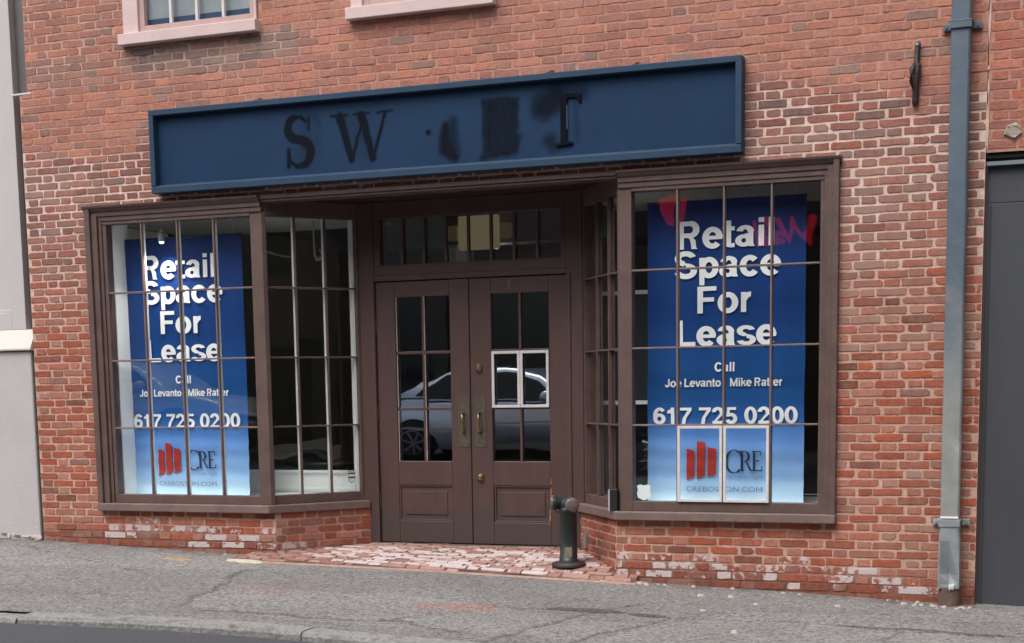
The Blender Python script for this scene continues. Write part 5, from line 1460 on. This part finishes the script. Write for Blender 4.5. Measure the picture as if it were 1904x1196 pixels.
MB().box(4.03, 4.036, .057, .062, -.3, 2.41).build('edge_seam', flat('seam_dark', rgb(52, 54, 58, .7), .6), rb)
MB().box(4.0, 7.5, -.02, .06, -.5, -.262).build('door_sill', paint('concrete_door_sill', rgb(176, 170, 162, .75), .9, .2, 12, .3), rb)
MB().box(4.0, 7.5, .020, .13, 2.660, 2.685).build('door_head_rail', flat('pale_steel_rail', rgb(142, 150, 158, .8), .4, .2), rb)
MB().box(4.0, 7.5, .050, .13, 2.6855, 2.7045).build('head_gap', flat('head_gap', rgb(60, 64, 70, .7), .6), rb)
mb = MB(); rr = random.Random(4); pts = [(4.165 + (.062 + rr.uniform(-.014, .012)) * cos(2 * pi * k / 14), 2.868 + (.050 + rr.uniform(-.012, .01)) * sin(2 * pi * k / 14)) for k in range(14)]
mb.add([(x, -.002, z) for x, z in pts] + [(4.165 + (x - 4.165) * .8, -.014 - .004 * (k % 3), 2.868 + (z - 2.868) * .8) for k, (x, z) in enumerate(pts)], [(k, (k + 1) % 14, 14 + (k + 1) % 14, 14 + k) for k in range(14)] + [tuple(range(14, 28))])
mb.build('mortar_blob', paint('grey_blob', rgb(176, 160, 150, .75), .9, .15, 20, .4), rb)

# ------------------------------------------------------------------ street opposite: what the panes mirror
def opp(name, label, x0, x1, h, c, bay, storeys, side):
    y = -14.9; Mx = side if isinstance(side, Matrix) else Matrix.Identity(4); b = thing(name, label, 'building', Mx @ Vector(((x0 + x1) / 2, y, 0)))
    m = paint(name + '_stone', c, .85, .15, 1.5, .15, 20)
    w = MB(Mx); z1 = 4.2; G_ = flat(name + '_glass', (.02, .022, .026), .1)
    n = int((x1 - x0) / bay); bw = (x1 - x0) / n
    def win(xa, xb, za, zb, yy, nm):
        g = MB(Mx).box(xa, xb, yy - .04, yy, za, zb).build(nm, G_, b)
        if nm == 'window': MB(Mx).box(xa, xb, yy + .004, yy + .05, (za + zb) / 2 - .03, (za + zb) / 2 + .03).build('meeting_rail', PUTTY, g)
    for i in range(n + 1): w.box(max(x0, x0 + i * bw - .35), min(x1, x0 + i * bw + .35), y - .6, y, -.6, 3.2)
    for i in range(n): win(x0 + i * bw + .35, x0 + (i + 1) * bw - .35, -.3, 3.2, y - .25, 'shop_window')
    w.box(x0, x1, y - .6, y + .02, 3.2, z1)
    z = z1
    for s_ in range(storeys):
        H_ = (h - z1) / storeys
        w.box(x0, x1, y - .6, y, z, z + .8); w.box(x0, x1, y - .6, y, z + H_ - .6, z + H_)
        for i in range(n + 1): w.box(max(x0, x0 + i * bw - .55), min(x1, x0 + i * bw + .55), y - .6, y - .003, z + .8, z + H_ - .6)
        for i in range(n): win(x0 + i * bw + .55, x0 + (i + 1) * bw - .55, z + .8, z + H_ - .6, y - .2, 'window')
        z += H_
    w.box(x0, x1, y - .6, y + .15, h, h + .3)
    w.build('wall', m, b)
    MB(Mx).box(x0, x1, y - 8, y - .6, -.6, h).build('block', m, b)
    return b


opp('corner_building', 'dark brick building across the street with a red lettered shopfront', -7, 7, 9.5, rgb(84, 70, 66, .42), 3.5, 2, 0)
opp('terrace_building', 'grey building across the street, left of the dark brick one', -30, -7.2, 8.5, rgb(96, 94, 92, .42), 4.4, 2, 0)
opp('office_building', 'tan building across the street, right of the dark brick one', 7.2, 30, 10.5, rgb(112, 98, 86, .42), 4.6, 3, 0)
opp('added_end_building', 'unseen dark building added at the far right street end to darken reflections', -13, 9, 13.5, rgb(96, 84, 78, .5), 4.4, 3, Matrix.Translation((25, 0, 0)) @ Matrix.Rotation(R(90), 4, 'Z'))  # unseen block added so the left splayed panes mirror less sky
sg = thing('red_letter_sign', 'red letters mounted on the building across the street', 'sign', (-.6, -14.8, 3.4))
RL = flat('red_sign_letters', rgb(226, 24, 46, .9), .4, 0, .75)
for body, x, sz in (('W', .06, .62), ('al', -.50, .55)):
    fc = bpy.data.curves.new('text', 'FONT'); fc.body = body; fc.size = sz; fc.shear = .25; fc.extrude = .04; fc.offset = .012
    to = bpy.data.objects.new('text', fc); COL.objects.link(to); me = bpy.data.meshes.new_from_object(to); bpy.data.objects.remove(to)
    tm = MB(); tm.add([(x - v.co.x, -14.80 + v.co.z, 3.60 + v.co.y) for v in me.vertices], [tuple(p.vertices) for p in me.polygons]); tm.build('letters', RL, sg); bpy.data.meshes.remove(me)
MB().prism([(-2.50, 4.34), (-2.18, 4.34), (-2.29, 3.95), (-2.37, 3.95)], 14.72, 14.78, M=XZ).build('red_emblem', RL, sg)
mb = MB().box(-60, 60, -14.9, -12.2, -.6, 0, M=Matrix.Shear('XY', 4, (0, 0)))
vs = [(x, y, road_z(x, -12.2) + .13 + (0 if y > -12.3 else .03)) for x in (-60, 60) for y in (-12.2, -15.0)]
mb = MB().add(vs, [(0, 1, 3, 2)]); 
vs2 = [(x, -12.2, road_z(x, -12.2) + d) for x in (-60, 60) for d in (-.1, .13)]
mb.add(vs2, [(0, 1, 3, 2)]); tag(mb.build('far_sidewalk', paint('far_paving', rgb(158, 152, 146, .7), .9, .1, 3)), kind='structure')


# cars parked across the street, seen in the panes
def car(label, x, paintc):
    y = -9.9; z = road_z(x, y)
    c = thing('parked_car', label, 'car', (x, y, z), 'cars parked across the street')
    P = flat('car_paint_' + str(len(bpy.data.materials)), paintc, .20, .82 if paintc[0] < .7 else .0)
    T_ = Matrix.Translation((x, y, z))
    def loft(stations, prof):
        vs, fs = [], []; m = len(prof(*stations[0]))
        for s_ in stations: vs += prof(*s_)
        for i in range(len(stations) - 1):
            for k in range(m - 1): fs.append((i * m + k, i * m + k + 1, (i + 1) * m + k + 1, (i + 1) * m + k))
        fs += [tuple(range(m)), tuple(range((len(stations) - 1) * m, len(stations) * m))[::-1]]
        return vs, fs
    # stations: x, sill z, belt z, half width
    st = [(-2.30, .42, .72, .62), (-2.22, .30, .88, .76), (-2.0, .26, .95, .84), (-1.5, .24, .97, .88), (-.8, .22, .95, .90), (0, .22, .93, .90), (.75, .22, .91, .90), (1.15, .22, .90, .89), (1.7, .24, .84, .87), (2.1, .28, .76, .80), (2.28, .32, .66, .70), (2.36, .40, .56, .55)]
    def prof(px, z0, z1, w):
        h = z1 - z0
        half = [(w * .90, z0), (w * .985, z0 + h * .18), (w, z0 + h * .42), (w * .985, z0 + h * .66), (w * .965, z0 + h * .90), (w * .90, z1)]
        return [(px, -a, b) for a, b in half] + [(px, a, b) for a, b in half[::-1]]
    vs, fs = loft(st, prof); mb = MB(); mb.add(vs, fs, M=T_, smooth=True); body = mb.build('body', P, c)
    # cabin
    cab = [(-1.72, .945, .80, .955), (-1.30, .955, .74, 1.20), (-.85, .95, .66, 1.375), (-.3, .94, .62, 1.425), (.25, .93, .62, 1.405), (.62, .92, .66, 1.30), (1.0, .91, .74, 1.08), (1.28, .90, .80, .905)]
    def cprof(px, zb, w, zt):
        return [(px, -.83, zb), (px, -w - .02, zt - .04), (px, -w + .08, zt), (px, w - .08, zt), (px, w + .02, zt - .04), (px, .83, zb)]
    vs, fs = loft(cab, cprof); mb = MB(); mb.add(vs, fs, M=T_, smooth=True); mb.build('cabin', P, c)
    gm = flat('car_glass', (.008, .010, .012), .08)
    for s_ in (-1, 1):
        def side(px, zb, zt, w):   # point on the leaning side just outside the cabin skin
            return (px, s_ * w, zb)
        g = MB()
        for poly in ([(-1.38, .985), (-.55, .965), (-.55, 1.335), (-.86, 1.318), (-1.18, 1.16)], [(-.49, .962), (.98, .94), (.60, 1.225), (.30, 1.335), (-.49, 1.362)]):
            pts = []
            for px, pz in poly:
                for (a, b) in zip(cab, cab[1:]):
                    if a[0] <= px <= b[0]:
                        t_ = (px - a[0]) / (b[0] - a[0]); zb = a[1] + (b[1] - a[1]) * t_; w = a[2] + (b[2] - a[2]) * t_; zt = a[3] + (b[3] - a[3]) * t_ - .04
                u_ = (pz - zb) / max(.05, zt - zb); pts.append((px, s_ * (.83 + (w + .02 - .83) * u_ + .012), pz))
            g.add(pts, [tuple(range(len(pts)))], M=T_)
        g.build('side_glass', gm, c)
        mb = MB().box(-1.9, 1.9, s_ * .902 - .012, s_ * .902 + .012, .52, .55, M=T_); mb.build('trim_strip', flat('trim', rgb(190, 194, 200, .8), .25, .3), c)
        mb = MB().lathe([(.03, -.09), (.075, -.07), (.085, .0), (.07, .08), (.02, .10)], T_ @ Matrix.Translation((.82, s_ * .99, 1.0)) @ Matrix.Rotation(R(90), 4, 'X'), 12); mb.build('mirror', P, c)
    for wx in (-1.38, 1.40):
        for s_ in (-1, 1):
            Q = T_ @ Matrix.Translation((wx, s_ * .80, .31)) @ Matrix.Rotation(R(-90 * s_), 4, 'X')
            wl = MB().lathe([(.34, .02), (.36, .085), (.20, .09)], Q, 28); arch = wl.build('wheel_arch', flat('arch_black', (.01, .01, .01), .9), c)
            tb = MB().lathe([(.22, -.10), (.30, -.10), (.312, -.06), (.312, .08), (.295, .108), (.21, .112)], Q, 28).build('wheel', flat('tyre_rubber', (.012, .012, .013), .8), c)
            rm = MB().lathe([(.205, .10), (.20, .118), (.17, .105)], Q, 28)
            for k in range(7): rm.box(-.018, .018, .03, .19, .10, .116, M=Q @ Matrix.Rotation(2 * pi * k / 7, 4, 'Z'))
            rm.lathe([(.05, .10), (.045, .122)], Q, 14); rm.build('rim', flat('alloy', rgb(130, 134, 140, .8), .3, .7), tb)
    return c


car('silver sedan parked across the street, mirrored in the doors', -3.78, rgb(200, 210, 226, .97))
car('white sedan parked behind the silver one', -9.9, rgb(236, 236, 238, .9))
